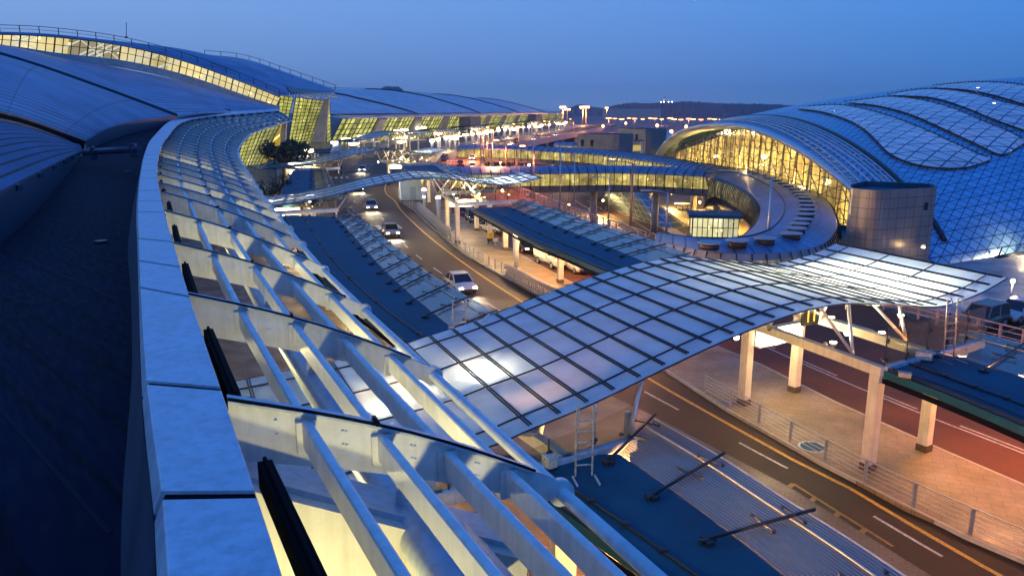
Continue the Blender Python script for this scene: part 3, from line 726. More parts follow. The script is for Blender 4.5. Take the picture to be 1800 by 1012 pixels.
def wave_canopy(label, loc, rz, group='wave shaped glass canopies over the kerb road'):
    t = thing('wave_canopy', label, 'canopy', loc, group, rz)
    B = lambda mb, n, m, p=t, **k: mb.build(n, m, p, local=True, **k)
    SS = [-11 + 38.5 * k / 76 for k in range(77)]
    mb = MB()
    for a in (0,):
        mb.gridm([[cpt(s, w) for w in (0, .09, .36, .63, .9, 1)] for s in SS], True, True)
        pass
    B(mb, 'frosted_glazing', frost)
    n = 36
    for k in range(n):
        s = -10.9 + 38.3 * k / (n - 1); mb = MB()
        for d in (-.05, .05): mb.beam(cpt(s + d, .02, .035), cpt(s + d, .985, .035), .036, .05)
        B(mb, 'glazing_bar', dark_steel)
    for w in (.09, .36, .63, .9):
        mb = MB(); mb.tube([cpt(s, w, .03) for s in SS], .03, 6); mb.tube([cpt(s, w, -.12) for s in SS], .045, 6); B(mb, 'purlin', dark_steel)
    mb = MB()
    for w in (0, 1): mb.tube([cpt(s, w, -.01) for s in SS], .03, 5)
    B(mb, 'edge_trim', dark_steel)
    # columns, head beams and raking struts
    for cx_, cy_ in ((18.1, 7.4), (16.66, -.63), (21.9, 7.3), (20.5, -.8), (-3.2, 7.4), (-3.6, -.63), (1.2, 7.3), (.8, -.8)):
        mb = MB(); mb.box((cx_, cy_, 2.28), (.46, .46, 4.2)); c = B(mb, 'column', cream, bevel=.03)
        mb = MB(); mb.box((cx_, cy_, .28), (.5, .5, .4)); B(mb, 'column_foot', mat('brown_column_foot', (.09, .06, .04), .6), c)
    for x0, x1 in ((18.1, 16.66), (21.9, 20.5), (-3.2, -3.6), (1.2, .8)):
        mb = MB(); mb.beam((x0 + .2, 9.5, 4.55), (x1 - .05, -.9, 4.55), .34, .42); B(mb, 'head_beam', cream, bevel=.02)
    for x0 in (17.3, 21.2, -3.4, 1.):
        for y_, dx, dy in ((1., -2.2, .6), (1., 1.6, 1.6), (5.5, -2., -1.2), (5.5, 2., .8), (8.8, -.8, .9), (8.8, 1.8, -.6)):
            xx, yy = x0 + dx, y_ + dy; w = min(.98, max(.02, yy / SK.y))
            B(MB().tube([(x0, y_, 4.7), (xx, yy, wz(xx - SK.x * w) - .1)], .075, 8), 'roof_strut', white)
    for xa, ya, xb, yb in ((3.2, -.7, 4.9, .5), (3.2, 11.2, 4.6, 10.2)):    # end post with raking strut
        mb = MB(); mb.beam((xa, ya, 3.6), (xa, ya, 5.6), .16, .16); mb.tube([(xa, ya, 4.4), (xb, yb, wz(xb) - .1)], .07, 8); B(mb, 'end_post', white)
    # bright fittings
    for x_, y_ in ((20., 7.0), (-1.2, 6.9)):
        mb = MB(); mb.box((x_, y_, 3.72), (3.2, .3, .72)); B(mb, 'light_box', lamp_big); 
        mb = MB(); mb.box((x_, y_, 4.13), (3.35, .38, .1)); mb.box((x_, y_, 3.31), (3.35, .38, .08)); B(mb, 'box_frame', white)
    for x_, y_, z_ in ((18.6, 3.3, 4.2), (21.2, 4., 4.3), (24.2, 4.5, 5.3), (22.5, 8., 4.6), (14.5, 5, 4.9), (-.4, 9.8, 4.3), (-2.8, 5., 4.2), (1.7, 6.1, 4.3)):
        mb = MB(); mb.sphere((x_, y_, z_), .13, 8); b_ = B(mb, 'lamp_bulb', lamp_em)
        mb = MB(); mb.cyl((x_, y_, z_ + .1), .12, .14, 12, .07); B(mb, 'lamp_housing', white, b_)
    for x_, y_, p_ in UPL:                                              # uplighter bowls added on the beams to brighten the glass from below
        mb = MB(); mb.cyl((x_, y_, 4.7), .1, .16, 12, .17); u_ = B(mb, 'added_uplighter', white)
        mb = MB(); mb.cyl((x_, y_, 4.865), .14, .02, 12); B(mb, 'added_uplighter_lens', lamp_em, u_)
        mb = MB(); mb.tube([(x_, y_, 4.3), (x_, y_, 4.72)], .03, 6); B(mb, 'added_uplighter_stem', white, u_)
    # clear glazed gable between flat shelter and wave roof
    for xa, xb in ((16.7, 24.2), (-5., 3.4)):
        for yy in (-.85, 11.1):
            sh = 1.87 if yy > 5 else 0
            N_ = 5; mb = MB()
            for k in range(N_):
                mbb = MB()
                a_, b_ = lerp(xa, xb, k / N_) + sh, lerp(xa, xb, (k + 1) / N_) + sh
                mb.add([(a_ + .03, yy, 4.78), (b_ - .03, yy, 4.78), (b_ - .03, yy, min(6.3, wz(b_ - sh) - .12)), (a_ + .03, yy, min(6.3, wz(a_ - sh) - .12))], [(0, 1, 2, 3)])
                for zq in (5.05, 5.85):
                    if zq < wz(a_ - sh) - .3: mbb.box((a_, yy - .05, zq), (.22, .06, .07)); mbb.box((a_, yy - .05, zq), (.05, .1, .2))
                mbb.beam((a_, yy, 4.75), (a_, yy, min(6.4, wz(a_ - sh) - .05)), .04, .04)
                B(mbb, 'clip_bar', dark_steel)
            B(mb, 'gable_glass', clear)
            mb = MB(); mb.beam((xa + sh, yy, 4.55), (xb + sh, yy, 4.55), .3, .42); B(mb, 'gable_sill', coping_m, bevel=.02)
    return t
def canopy_lights(t, full=True):
    for x_, y_, z_, p in ((18.6, 3.3, 4.3, 900), (21.2, 4., 4.4, 900), (24.2, 4.5, 5.4, 420), (22.5, 8., 4.7, 700), (14.5, 5, 5.0, 500), (-.4, 9.8, 4.4, 700), (-2.8, 5., 4.3, 900), (1.7, 6.1, 4.4, 800), (20., 6.4, 3.7, 600), (-1.2, 6.2, 3.7, 500)):
        lamp((x_, y_, z_), p * LP, (1, .68, .32), .14, t, True)
    for x_, y_, p in UPL:  # spots for the bowls added to brighten the glass
        l = lamp((x_, y_, 4.95), p, (1, .84, .62), .12, t, True, 165); l.rotation_euler = (R(180), 0, 0)
def tip_pose(tip, left, zl=5.1):
    a = G(*tip, 7.04); b = G(*left, zl); d = a - b; ang = math.atan2(d.y, d.x)
    return Vector((a.x - 27.5 * math.cos(ang), a.y - 27.5 * math.sin(ang), 0)), ang
A1 = math.atan2(.536, .844)
wc1 = wave_canopy('large frosted glass wave canopy with dark glazing bars crossing the road in the foreground', (.6, 22.7, 0), A1)
PROTO = {'c': wc1}
poses = [('frosted glass wave canopy crossing the road in the middle distance above the blue kiosk', *tip_pose((954, 313), (469, 364))),
         ('narrow looking frosted wave canopy behind the black car and the dark tree', *tip_pose((788, 263), (440, 297))),
         ('distant wave canopy curving in front of the leaning yellow glass wall', *tip_pose((757, 232), (560, 250)))]
canopies = []
for lb, lc, an in poses:
    c = copy_tree(wc1); c.location = lc; c.rotation_euler.z = an; c['label'] = lb; canopies.append(c)
mids = [lerp(a, b, .5) for a, b in zip(resample(PLL, 120), resample(PLR, 120))]
far_words = ['first small far wave canopy beyond the curving red ramp', 'far wave canopy by the dark box in the yellow glass facade', 'far wave canopy below the middle of the long glass facade', 'very far wave canopy left of the tall apron masts', 'farthest wave canopy near the right end of the long facade']
for k, (yy, lb) in enumerate(zip((300, 362, 430, 505, 590), far_words)):
    j = min(range(len(mids)), key=lambda i: abs(mids[i].y - yy)); p = mids[j]; d = (mids[max(0, j - 2)] - mids[min(len(mids) - 1, j + 2)]).normalized()
    ex = Vector((d.y, -d.x, 0)); an = math.atan2(ex.y, ex.x)
    c = copy_tree(wc1); c.location = p - ex * 19; c.rotation_euler.z = an; c['label'] = lb; canopies.append(c)
for k, c in enumerate([wc1] + canopies): canopy_lights(c) if k < 4 else None
for k, c in enumerate(canopies[3:]):
    for x_, y_ in ((18, 3), (0, 4)): lamp((x_, y_, 4.), 2400, (1, .66, .3), .3, c, True)
# ================================================================== FLAT SHELTERS WITH GLASS EDGES
def shelter(label, Lp, Ip, Op, nbr, z=4.6, cols=(), seam=.38, extra=None):
    L_, I_, O_ = (resample(catmull(GL(q, z), 6), 41) for q in (Lp, Ip, Op))
    O_ = [p + Vector((0, 0, .18)) for p in O_]
    c = L_[20].copy(); c.z = 0
    t = thing('platform_shelter', label, 'shelter roof', c, 'flat blue shelter roofs along the kerbs')
    mb = MB(); mb.slab(L_, I_, .3); mb.build('roof_deck', roof_blue, t)
    mb = MB(); mb.tube([lerp(p, q, seam) + Vector((0, 0, .03)) for p, q in zip(L_, I_)], .05, 6); mb.tube([lerp(p, q, .04) + Vector((0, 0, .05)) for p, q in zip(L_, I_)], .07, 6)
    for k in range(3, 40, 6): mb.box(lerp(L_[k], I_[k], seam) + Vector((0, 0, .05)), (.2, .2, .12))
    mb.build('roof_cable', dark_steel, t)
    mb = MB(); mb.gridm([[p + Vector((0, 0, .03)), lerp(p, q, .5) + Vector((0, 0, .05)), q] for p, q in zip(I_, O_)], False, True); mb.build('edge_glass', linedg, t)
    mb = MB(); mb.tube([lerp(p, q, .72) + Vector((0, 0, .07)) for p, q in zip(I_, O_)], .035, 6); mb.tube(O_, .03, 5); mb.build('edge_rail', galv, t)
    for k in range(nbr):
        i = int(round(40 * (k + .02) / (nbr - 1 + .04))); p, q = I_[i], O_[i]
        d = (q - p); dn = Vector((d.x, d.y, 0)).normalized(); s_ = Vector((-dn.y, dn.x, 0)); up = Vector((0, 0, 1))
        mb = MB(); mb.beam(p - dn * .75 + up * .12, q + dn * .1 + up * .15, .05, .085); mb.box(p - dn * .8 + up * .06, (.2, .36, .1), ax=Matrix((dn, s_, up)).transposed()); mb.box(p - dn * .8 + up * .08, (.42, .12, .09), ax=Matrix((dn, s_, up)).transposed())
        for f in (.35, .75): r_ = lerp(p, q, f) + up * .16; mb.beam(r_ - s_ * .42, r_ + s_ * .42, .035, .045); mb.box(r_ + s_ * .42, (.09, .09, .08)); mb.box(r_ - s_ * .42, (.09, .09, .08))
        mb.build('bracket_arm', dark_steel, t)
    mb = MB()
    mb.gridm([[p - Vector((0, 0, .31)), p - Vector((0, 0, .55))] for p in L_], False); mb.build('gutter_edge', black, t)
    if not cols: cols = [lerp(L_[k], I_[k], .45).xy for k in (5, 15, 25, 35)]
    for cx_, cy_ in cols:
        mb = MB(); mb.box((cx_, cy_, 2.22), (.46, .46, 4.1), rz=.3); cc = mb.build('column', cream, t, bevel=.03)
        mb = MB(); mb.box((cx_, cy_, .32), (.5, .5, .35), rz=.3); mb.build('column_foot', mat('brown_column_foot', (.09, .06, .04)), cc)
    return t
shA = shelter('long flat blue shelter roof with glass edge left of the road between two wave canopies', [(498, 378), (528, 440), (600, 520), (720, 612)], [(591, 381), (621, 414), (662, 461), (715, 512), (800, 580)], [(618, 369), (648, 398), (695, 438), (749, 482), (813, 522), (872, 556)], 15)
shB = shelter('flat dark blue shelter roof with ribbed glass edge at the bottom below the ladder', [(830, 800), (960, 880), (1120, 990), (1300, 1120)], [(1089, 798), (1187, 866), (1308, 956), (1420, 1045)], [(1150, 745), (1249, 802), (1374, 883), (1500, 963), (1620, 1045)], 4, seam=.3)
shC = shelter('flat blue shelter roof with reddish glass edge over the platform with the white truck', [(827, 366), (874, 391), (933, 422), (993, 446), (1071, 480)], [(895, 363), (957, 389), (1028, 417), (1114, 453), (1180, 480)], [(924, 353), (1004, 382), (1076, 405), (1120, 417), (1185, 442), (1250, 466)], 13, cols=((4.2, 67.9), (-.7, 84.4), (8.2, 58.)))
shD = shelter('flat dark teal shelter roof at the right edge with a floodlight and cable on it', [(1545, 648), (1650, 688), (1800, 750), (1980, 830)], [(1654, 620), (1720, 640), (1800, 664), (1960, 715)], [(1698, 585), (1800, 612), (1900, 640), (2040, 690)], 4, cols=((20.8, 26.2),))
shE = shelter('short flat blue shelter roof behind the middle wave canopy near the black car', [(515, 299), (498, 330), (484, 358)], [(553, 299), (553, 325), (560, 358)], [(572, 297), (583, 320), (600, 352)], 14)
shF = shelter('far flat shelter roof end with glass gable left of the red curving ramp', [(706, 292), (712, 300), (722, 312)], [(762, 290), (778, 300), (800, 314)], [(775, 288), (795, 298), (822, 312)], 6)
shG = shelter('low flat shelter roof in front of the stone base of the terminal', [(545, 246), (530, 256), (515, 268)], [(588, 246), (585, 256), (580, 268)], [(600, 246), (600, 256), (598, 268)], 6)
# ================================================================== PLATFORM FURNITURE
def railing(label, P, h, step, n_r, r, m_, grp=None, pr=None, cat='railing'):
    t = thing('guard_railing', label, cat, P[0], grp); railing_parts(P, h, step, n_r, r, t, m_, pr); return t
sub = [p for p in resample(PLL, 500) if -4 < p.y < 41]
railing('steel cable railing along the platform edge beside the near road', [p + Vector((.35, .1, .16)) for p in sub], .95, 2.15, 5, .03, galv, 'platform edge railings', .11)
sub = [p for p in resample(PLL, 500) if 55 < p.y < 84]
railing('steel railing along the platform edge beside the row of luggage carts', [p + Vector((.35, .1, .16)) for p in sub], .95, 1.6, 4, .022, galv, 'platform edge railings', .1)
sub = [p for p in resample(PLL, 500) if 84 <= p.y < 150]
railing('far steel railing curving below the blue kiosk', [p + Vector((.35, .1, .16)) for p in sub], .95, 2., 4, .022, galv, 'platform edge railings', .1)
pink = mat('pink_lit_rail', (.55, .36, .33), .5, .2, 3, .2)  # pink of the road light put into the rail colour
sub = [p for p in resample(RAIL, 900) if 18 < p.y < 90]
railing('pale guard rail with many posts between the outer road and the lower yard', sub, 1.15, 1.5, 3, .06, pink, 'outer road guard rails', .14)
sub = [p for p in resample(RAIL, 900) if 90 <= p.y < 240]
railing('reddish guard rail climbing beside the curving red ramp', sub, 1.15, 2.1, 3, .06, pink, 'outer road guard rails', .14)
mb = MB(); P = [p for p in resample(RAIL, 400) if 235 <= p.y < 700]; mb.gridm([[p + Vector((-.15, 0, 0)), p + Vector((-.15, 0, 1.1)), p + Vector((.15, 0, 1.1)), p + Vector((.15, 0, -1.9))] for p in P], False)
tag(mb.build('ramp_parapet', conc), 'low concrete parapet along the far elevated ramp towards the masts', 'parapet')
# piers below the ramp
for k, p in enumerate(resample([q for q in RAIL if 120 < q.y < 620], 12)):
    mb = MB(); q = p - Vector((3, 0, 0)); mb.cyl((q.x, q.y, -9.2), .9, 8.2, 14)
    mb.box((q.x, q.y, -1.5), (3., 1.4, .8)); tag(mb.build('ramp_pier', conc), 'round concrete pier holding up the elevated ramp', 'pier', 'piers under the elevated ramp')
def cart_mesh():
    mb = MB(); r = .022
    for y in (-.26, .26):
        mb.tube([(-.45, y, .16), (.42, y, .2), (.5, y, .42)], r, 5); mb.tube([(-.45, y, .16), (-.5, y, .95), (-.62, y, 1.02)], r, 5)
        mb.cyl((-.36, y, .0), .075, .06, 8); mb.tube([(-.36, y - .02, .075), (-.36, y + .02, .075)], .075, 10); mb.tube([(.34, y - .02, .075), (.34, y + .02, .075)], .075, 10)
    for z in (.3, .45, .6, .75): mb.tube([(-.47, -.26, z), (-.47, .26, z)], .014, 5)
    mb.tube([(-.62, -.3, 1.02), (-.62, .3, 1.02)], .03, 6)
    for x in (-.3, -.05, .2, .42): mb.tube([(x, -.26, .19), (x, .26, .19)], .014, 5)
    mb.grid([[(-.52, -.27, .78), (-.52, .27, .78)], [(-.3, -.27, .7), (-.3, .27, .7)], [(-.3, -.27, .92), (-.3, .27, .92)]], None, False)
    return mb
def place(o, p, d=None, ang=None):
    o.location = p; o.rotation_euler.z = math.atan2(d.y, d.x) if d is not None else ang; return o
cart0 = cart_mesh().build('luggage_cart', galv, local=True)
tag(cart0, 'lone steel luggage cart standing on the platform by the yellow sign', 'luggage cart', 'steel luggage carts'); place(cart0, G(869, 434, .16), ang=1.9)
def cart_row(a, b, n, label):
    P = resample(catmull(a + b, 6), n) if b else resample(catmull(a, 6), n)
    for i in range(n):
        c = cart0.copy(); COL.objects.link(c); d = P[min(i + 1, n - 1)] - P[max(0, i - 1)]; place(c, P[i], d); c.rotation_euler.z += random.uniform(-.04, .04)
        c['label'] = label
cart_row(GL([(893, 486), (930, 506), (972, 527), (1010, 547)], .16), None, 34, 'steel luggage cart nested in the near row at the platform railing')
cart_row(GL([(737, 368), (753, 384), (772, 402), (790, 416)], .16), None, 46, 'steel luggage cart nested in the far curved row behind the railing')
t = thing('notice_stand', 'small yellow notice board on a stand beside the lone luggage cart', 'sign', G(862, 428, .16)); p = ORG[t]
MB().box(p + Vector((0, 0, .95)), (.75, .06, .7), rz=.5).build('board', mat('yellow_board', (.6, .4, .04), .5, 0, 5, .2), t)
mb = MB(); [mb.beam(p + Vector((a, b, 0)), p + Vector((a * .4, b * .2, .65)), .05, .05) for a, b in ((-.3, -.2), (.3, -.1), (-.25, .25), (.25, .3))]; mb.build('stand_legs', dark_steel, t)
mb = MB(); [mb.box(p + Vector((0, -.04, 1.1 - .13 * k)), (.5 - .1 * (k % 2), .07, .035), rz=.5) for k in range(4)]; mb.build('board_lines', dark_steel, t)
# uplight posts (white tapering cones, lamp on top)
def uplight(px, py, tx, ty, label, power):
    b = G(px, py, .16); d = (b.xy).length; r_ = ray(tx, ty); tt = b.y / r_.y; h = H + r_.z * tt - .16
    t = thing('uplight_post', label, 'lamp post', b, 'white tapering uplight posts')
    mb = MB(); mb.cyl(b, .16, h, 16, .34); mb.build('post_cone', white, t)
    mb = MB(); mb.cyl(b, .24, .12, 16); mb.build('post_foot', galv, t)
    mb = MB(); mb.sphere(b + Vector((0, 0, h + .12)), .32, 10, .6); mb.build('lamp_bowl', lamp_em, t)
    lamp(b + Vector((0, 0, h + .45)), power, (1, .68, .34), .15, t); return t
uplight(907, 474, 916, 416, 'brightest white uplight post in front of the dark car and white truck', 1500)
uplight(771, 391, 778, 349, 'white uplight post beside the white curved row of carts', 1300)
uplight(746, 367, 751, 335, 'white uplight post right of the blue kiosk', 1200)
uplight(728, 345, 731, 318, 'white uplight post overlapping the front of the blue kiosk', 1000)
t = thing('blue_kiosk', 'pale blue boxy kiosk standing under the middle wave canopy', 'kiosk', G(722, 352, .16)); p = ORG[t]
MB().box(p + Vector((0, 0, 1.9)), (3.4, 3., 3.6), rz=.25).build('kiosk_body', mat('pale_blue_panel', (.32, .5, .66), .4, 0, 2, .15), t, bevel=.08)
MB().box(p + Vector((0, 0, .1)), (3.6, 3.2, .2), rz=.25).build('kiosk_plinth', dark_steel, t); MB().box(p + Vector((0, 0, 3.76)), (3.6, 3.2, .14), rz=.25).build('kiosk_roof', white, t)
mb = MB(); rt = Matrix.Rotation(.25, 3, 'Z'); mb.box(p + rt @ Vector((.2, -1.52, 1.3)), (1., .04, 2.1), rz=.25); mb.build('kiosk_door', mat('blue_door', (.2, .36, .52), .4), t)
# ladders
def ladder(base, top, w, wd, label, m_):
    t = thing('access_ladder', label, 'ladder', base); d = (top - base); wv = Vector(wd).normalized() * w / 2
    for s_ in (-1, 1):
        hook = [top + wv * s_ + Vector((0, 0, .28)), top + wv * s_ - Vector((wv.y, -wv.x, 0)).normalized() * -.16 + Vector((0, 0, .36)), top + wv * s_ - Vector((wv.y, -wv.x, 0)).normalized() * -.3 + Vector((0, 0, .12))]
        mb = MB(); mb.tube([base + wv * s_, top + wv * s_] + hook, .032, 8); mb.build('stile', m_, t)
    n = int(d.length / .33)
    for k in range(1, n + 1): p = base + d * (k / (n + .5)); MB().tube([p - wv, p + wv], .022, 6).build('rung', m_, t)
    mb = MB(); mb.beam(base - wv * 1.3, base - wv * 1.3 + Vector((wv.y, -wv.x, 0)).normalized() * .6, .05, .05); mb.beam(base + wv * 1.3, base + wv * 1.3 + Vector((wv.y, -wv.x, 0)).normalized() * .6, .05, .05); mb.build('ladder_foot', m_, t)
    return t
lad = mat('chipped_white_paint', (.6, .6, .56), .6, .1, 14, .7)
b0 = G(1026, 836, 4.62); ladder(b0, b0 + Vector((.05, .35, 1.75)), .5, (1, .15, 0), 'chipped white ladder leaning on the wave canopy at the bottom centre', lad)
b0 = G(808, 590, 4.62); ladder(b0, b0 + Vector((.0, -.3, 1.5)), .6, (1, .3, 0), 'white ladder whose hooked top shows at the far edge of the big canopy', lad)
b0 = G(1667, 632, 4.62); ladder(b0, b0 + Vector((.05, .3, 2.3)), .55, (1, .3, 0), 'grey ladder at the right end of the big wave canopy', galv)
# little service boxes
def servicebox(p, d, rz, label, m_, name='junction_box'):
    t = thing(name, label, 'equipment box', p); MB().box(p + Vector((0, 0, d[2] / 2 + .06)), d, rz=rz).build('box_body', m_, t, bevel=.02)
    MB().box(p + Vector((0, 0, d[2] + .08)), (d[0] * 1.08, d[1] * 1.08, .05), rz=rz).build('box_lid', m_, t); MB().box(p + Vector((0, 0, .03)), (d[0] * 1.2, d[1] * .8, .06), rz=rz).build('box_base', dark_steel, t); return t
servicebox(G(966, 822, 4.62), (.34, .4, .32), .5, 'paint flaked white box on the bottom shelter roof beside the rafter end', lad)
servicebox(G(1614, 632, 4.62), (1., .42, .3), -.4, 'white floodlight unit lying on the right hand shelter roof', lad, 'floodlight_unit')
servicebox(G(1590, 665, 4.62), (.45, .25, .16), -.4, 'small grey cable box near the column on the right shelter roof', galv)
mb = MB(); P = catmull([G(1548, 630, 4.7), G(1575, 650, 4.66), G(1620, 665, 4.66), G(1700, 692, 4.66), G(1830, 745, 4.66)], 8); mb.tube(P, .025, 6)
P = catmull([G(1622, 640, 4.7), G(1640, 648, 4.75), G(1660, 660, 4.66), G(1740, 690, 4.66)], 8); mb.tube(P, .025, 6)
tag(mb.build('power_cable', dark_steel), 'loose black power cables running over the right hand shelter roof', 'cable')
mb = MB(); P = catmull([G(985, 845, 4.66), G(1010, 900, 4.66), G(1075, 960, 4.66), G(1140, 1020, 4.66)], 8); mb.tube(P, .04, 6)
tag(mb.build('drain_hose', dark_steel), 'dark hose lying along the edge of the bottom shelter roof', 'hose')
# gate number sign
t = thing('gate_sign', 'dark hanging sign with yellow number 11 under the right part of the big canopy', 'sign', G(1424, 556, 5.)); p = ORG[t]
MB().box(p, (1.15, .12, .85), rz=.5).build('sign_board', mat('dark_sign', (.03, .03, .035), .4), t)
cu = bpy.data.curves.new('sign_text', 'FONT'); cu.body = '11'; cu.size = .85; cu.extrude = .01; cu.align_x = 'CENTER'; cu.align_y = 'CENTER'
tmp = bpy.data.objects.new('tmp', cu); COL.objects.link(tmp); me = bpy.data.meshes.new_from_object(tmp.evaluated_get(bpy.context.evaluated_depsgraph_get())); bpy.data.objects.remove(tmp)
o = bpy.data.objects.new('sign_text', me); COL.objects.link(o); o.parent = t; ORG[o] = p; o.rotation_euler = (R(90), 0, .5); o.location = Matrix.Rotation(.5, 3, 'Z') @ Vector((0, -.075, 0))
me.materials.append(mat('yellow_sign_letters', (.9, .6, .05), .4, emis=(1, .6, .05), es=1.2))
MB().beam(p + Vector((0, 0, .4)), p + Vector((0, 0, 1.4)), .05, .05).build('sign_hanger', galv, t)
# ================================================================== VEHICLES
def vehicle(name, label, cat, p, d, L, W, Hh, col, kind='sedan', head=False, tail=False, grp=None, beam=0):
    ang = math.atan2(d.y, d.x); t = thing(name, label, cat, p, grp, ang)
    B = lambda mb, n, m, q=t, **k: mb.build(n, m, q, local=True, **k)
    pm = mat('car_paint_%s' % '_'.join('%02d' % int(c * 99) for c in col), col, .22, .2, 0, spec=.7)
    hb = Hh * (.58 if kind == 'sedan' else .56); l2, w2 = L / 2, W / 2; g = .2
    if kind == 'truck':
        prof = [(-l2, .45, .75), (-l2 + .05, .45, .85), (.45, .45, .85), (.5, .4, 1.25), (l2 - .75, .4, 1.3), (l2 - .15, .35, 1.15), (l2, .38, .95)]
    elif kind == 'suv': prof = [(-l2, .4, hb * .8), (-l2 + .08, .3, hb), (-.2, .25, hb * 1.02), (l2 * .42, .25, hb), (l2 * .8, .27, hb * .92), (l2 - .06, .32, hb * .78), (l2, .4, hb * .6)]
    else: prof = [(-l2, .4, hb * .85), (-l2 + .1, .3, hb * 1.05), (-l2 * .5, .22, hb * 1.08), (0, .2, hb * 1.05), (l2 * .4, .22, hb * 1.02), (l2 * .78, .25, hb * .88), (l2 - .08, .3, hb * .72), (l2, .38, hb * .55)]
    rows_ = []
    for i, (x, z0, z1) in enumerate(prof):
        e = .86 if i in (0, len(prof) - 1) else (.95 if i in (1, len(prof) - 2) else 1.); w_ = w2 * e
        sec = [(-w_ * .9, z0), (-w_, z0 + .12), (-w_, lerp(z0, z1, .7)), (-w_ * .93, z1 - .04), (-w_ * .8, z1), (0, z1 + .03), (w_ * .8, z1), (w_ * .93, z1 - .04), (w_, lerp(z0, z1, .7)), (w_, z0 + .12), (w_ * .9, z0)]
        rows_.append([Vector((x, y, z)) for y, z in sec])
    mb = MB(); mb.grid(rows_, None, True); mb.add(rows_[0], [tuple(range(11))]); mb.add(rows_[-1], [tuple(range(11))[::-1]]); mb.grid([[r_[0] for r_ in rows_], [r_[-1] for r_ in rows_]], None, False)
    body = B(mb, 'car_body', pm)
    # cabin: glass house and roof skin
    if kind == 'truck': cab = (.55, l2 - .95, l2 - .4, .62, 1.25)
    elif kind == 'suv': cab = (-l2 + .12, -l2 + .35, l2 * .12, l2 * .42, hb)
    else: cab = (-l2 * .78, -l2 * .42, l2 * .08, l2 * .46, hb * 1.05)
    if kind == 'truck': xb0, xt0, xt1, xb1, zb = .52, .56, l2 - .55, l2 - .12, 1.2
    else: xb0, xt0, xt1, xb1, zb = cab[0], cab[1], cab[2], cab[3], cab[4]
    wb, wt = w2 * .9, w2 * .74; zt = Hh - .05
    lo = [(xb0, -wb, zb - .03), (xb1, -wb, zb - .03), (xb1, wb, zb - .03), (xb0, wb, zb - .03)]; hi = [(xt0, -wt, zt), (xt1, -wt, zt), (xt1, wt, zt), (xt0, wt, zt)]
    B(MB().add(lo + hi, [(0, 1, 5, 4), (1, 2, 6, 5), (2, 3, 7, 6), (3, 0, 4, 7), (4, 5, 6, 7)]), 'window_glass', carglass)
    mb = MB(); mb.box(((xt0 + xt1) / 2, 0, zt + .02), (xt1 - xt0 + .08, wt * 2 + .06, .07))
    for s_ in (-1, 1):
        for a_, b_ in (((xb0, zb), (xt0, zt)), ((xb1, zb), (xt1, zt)), (((xb0 + xb1) / 2 - .1, zb), ((xt0 + xt1) / 2 - .1, zt))): mb.beam((a_[0], wb * s_ * 1.005, a_[1]), (b_[0], wt * s_ * 1.01, b_[1]), .09, .05)
    B(mb, 'roof_pillars', pm, bevel=.015)
    if kind == 'truck':
        mb = MB(); mb.box((-l2 / 2 + .15, 0, 1.62), (l2 + .15, W * 1.02, 1.75)); B(mb, 'cargo_box', mat('white_cargo_box', (.7, .7, .68), .45, 0, 2, .12), bevel=.03)
        mb = MB(); [mb.box((-l2 / 2 + .15, W * .515 * s_, .8 + 1.6 * k), (l2 + .1, .02, .06)) for s_ in (-1, 1) for k in (0, 1)]; B(mb, 'box_trim', galv)
    rw = .31 if kind == 'sedan' else .36
    for x in (-l2 * .6, l2 * .6):
        for s_ in (-1, 1):
            mb = MB(); mb.tube([(x, (w2 - .2) * s_, rw), (x, (w2 + .01) * s_, rw)], rw, 16); wh = B(mb, 'wheel', tyre_m)
            mb = MB(); mb.tube([(x, (w2 + .012) * s_, rw), (x, (w2 + .03) * s_, rw)], rw * .6, 12); B(mb, 'rim', rim_m, wh)
    for s_ in (-1, 1):
        B(MB().box((l2 - .1, w2 * .66 * s_, hb * .68 if kind != 'truck' else .85), (.16, .34, .15)), 'headlight', head_em if head else rim_m, bevel=.02)
        B(MB().box((-l2 + .03, w2 * .72 * s_, hb * .82 if kind != 'truck' else .62), (.1, .24, .16)), 'tail_light', tail_em if tail else mat('red_lens', (.25, .01, .01), .3))
        B(MB().box((xb1 - .25, (w2 + .07) * s_, zb + .06), (.12, .16, .12)), 'side_mirror', pm)
    B(MB().box((l2 - .01, 0, .42), (.06, W * .8, .16)), 'bumper', dark_steel)
    if beam:
        for s_ in (-1, 1):
            l = lamp((l2 + .15, w2 * .6 * s_, .65), beam, (1, .8, .52), .08, t, True, 75); l.rotation_euler = (R(82), 0, R(-90))
    return t
def tang(P, y):
    j = min(range(1, len(P) - 1), key=lambda i: abs(P[i].y - y)); return (P[j + 1] - P[j - 1]).normalized()
K_ = 'vehicles standing at the platform kerb'
a, b = G(959.5, 463), G(982, 471.6); vehicle('box_truck', 'small white box truck parked at the kerb under the blue shelter roof', 'truck', (a + b) / 2, b - a, 4.9, 1.75, 2., (.62, .62, .58), 'truck', grp=K_)
a, b = G(849, 404), G(885, 410); vehicle('parked_car', 'white saloon car parked behind the platform columns', 'car', (a + b) / 2, b - a, 4.6, 1.8, 1.42, (.68, .66, .62), grp=K_)
p = G(925, 440); vehicle('parked_car', 'dark saloon car with glowing headlamps beside the brightest uplight post', 'car', p, tang(PLR, 85), 4.7, 1.8, 1.42, (.02, .02, .025), head=True, grp=K_, beam=60)
p = G(1004, 477); vehicle('parked_car', 'silver saloon car just in front of the white truck', 'car', p + Vector((.6, .4, 0)), tang(PLR, 68), 4.5, 1.8, 1.42, (.5, .48, .46), grp=K_)
p = G(828, 393); vehicle('parked_van', 'dark van waiting behind the white saloon car', 'van', p + Vector((.3, 1.2, 0)), tang(PLR, 108), 4.8, 1.85, 1.8, (.025, .025, .03), 'suv', grp=K_, tail=True)
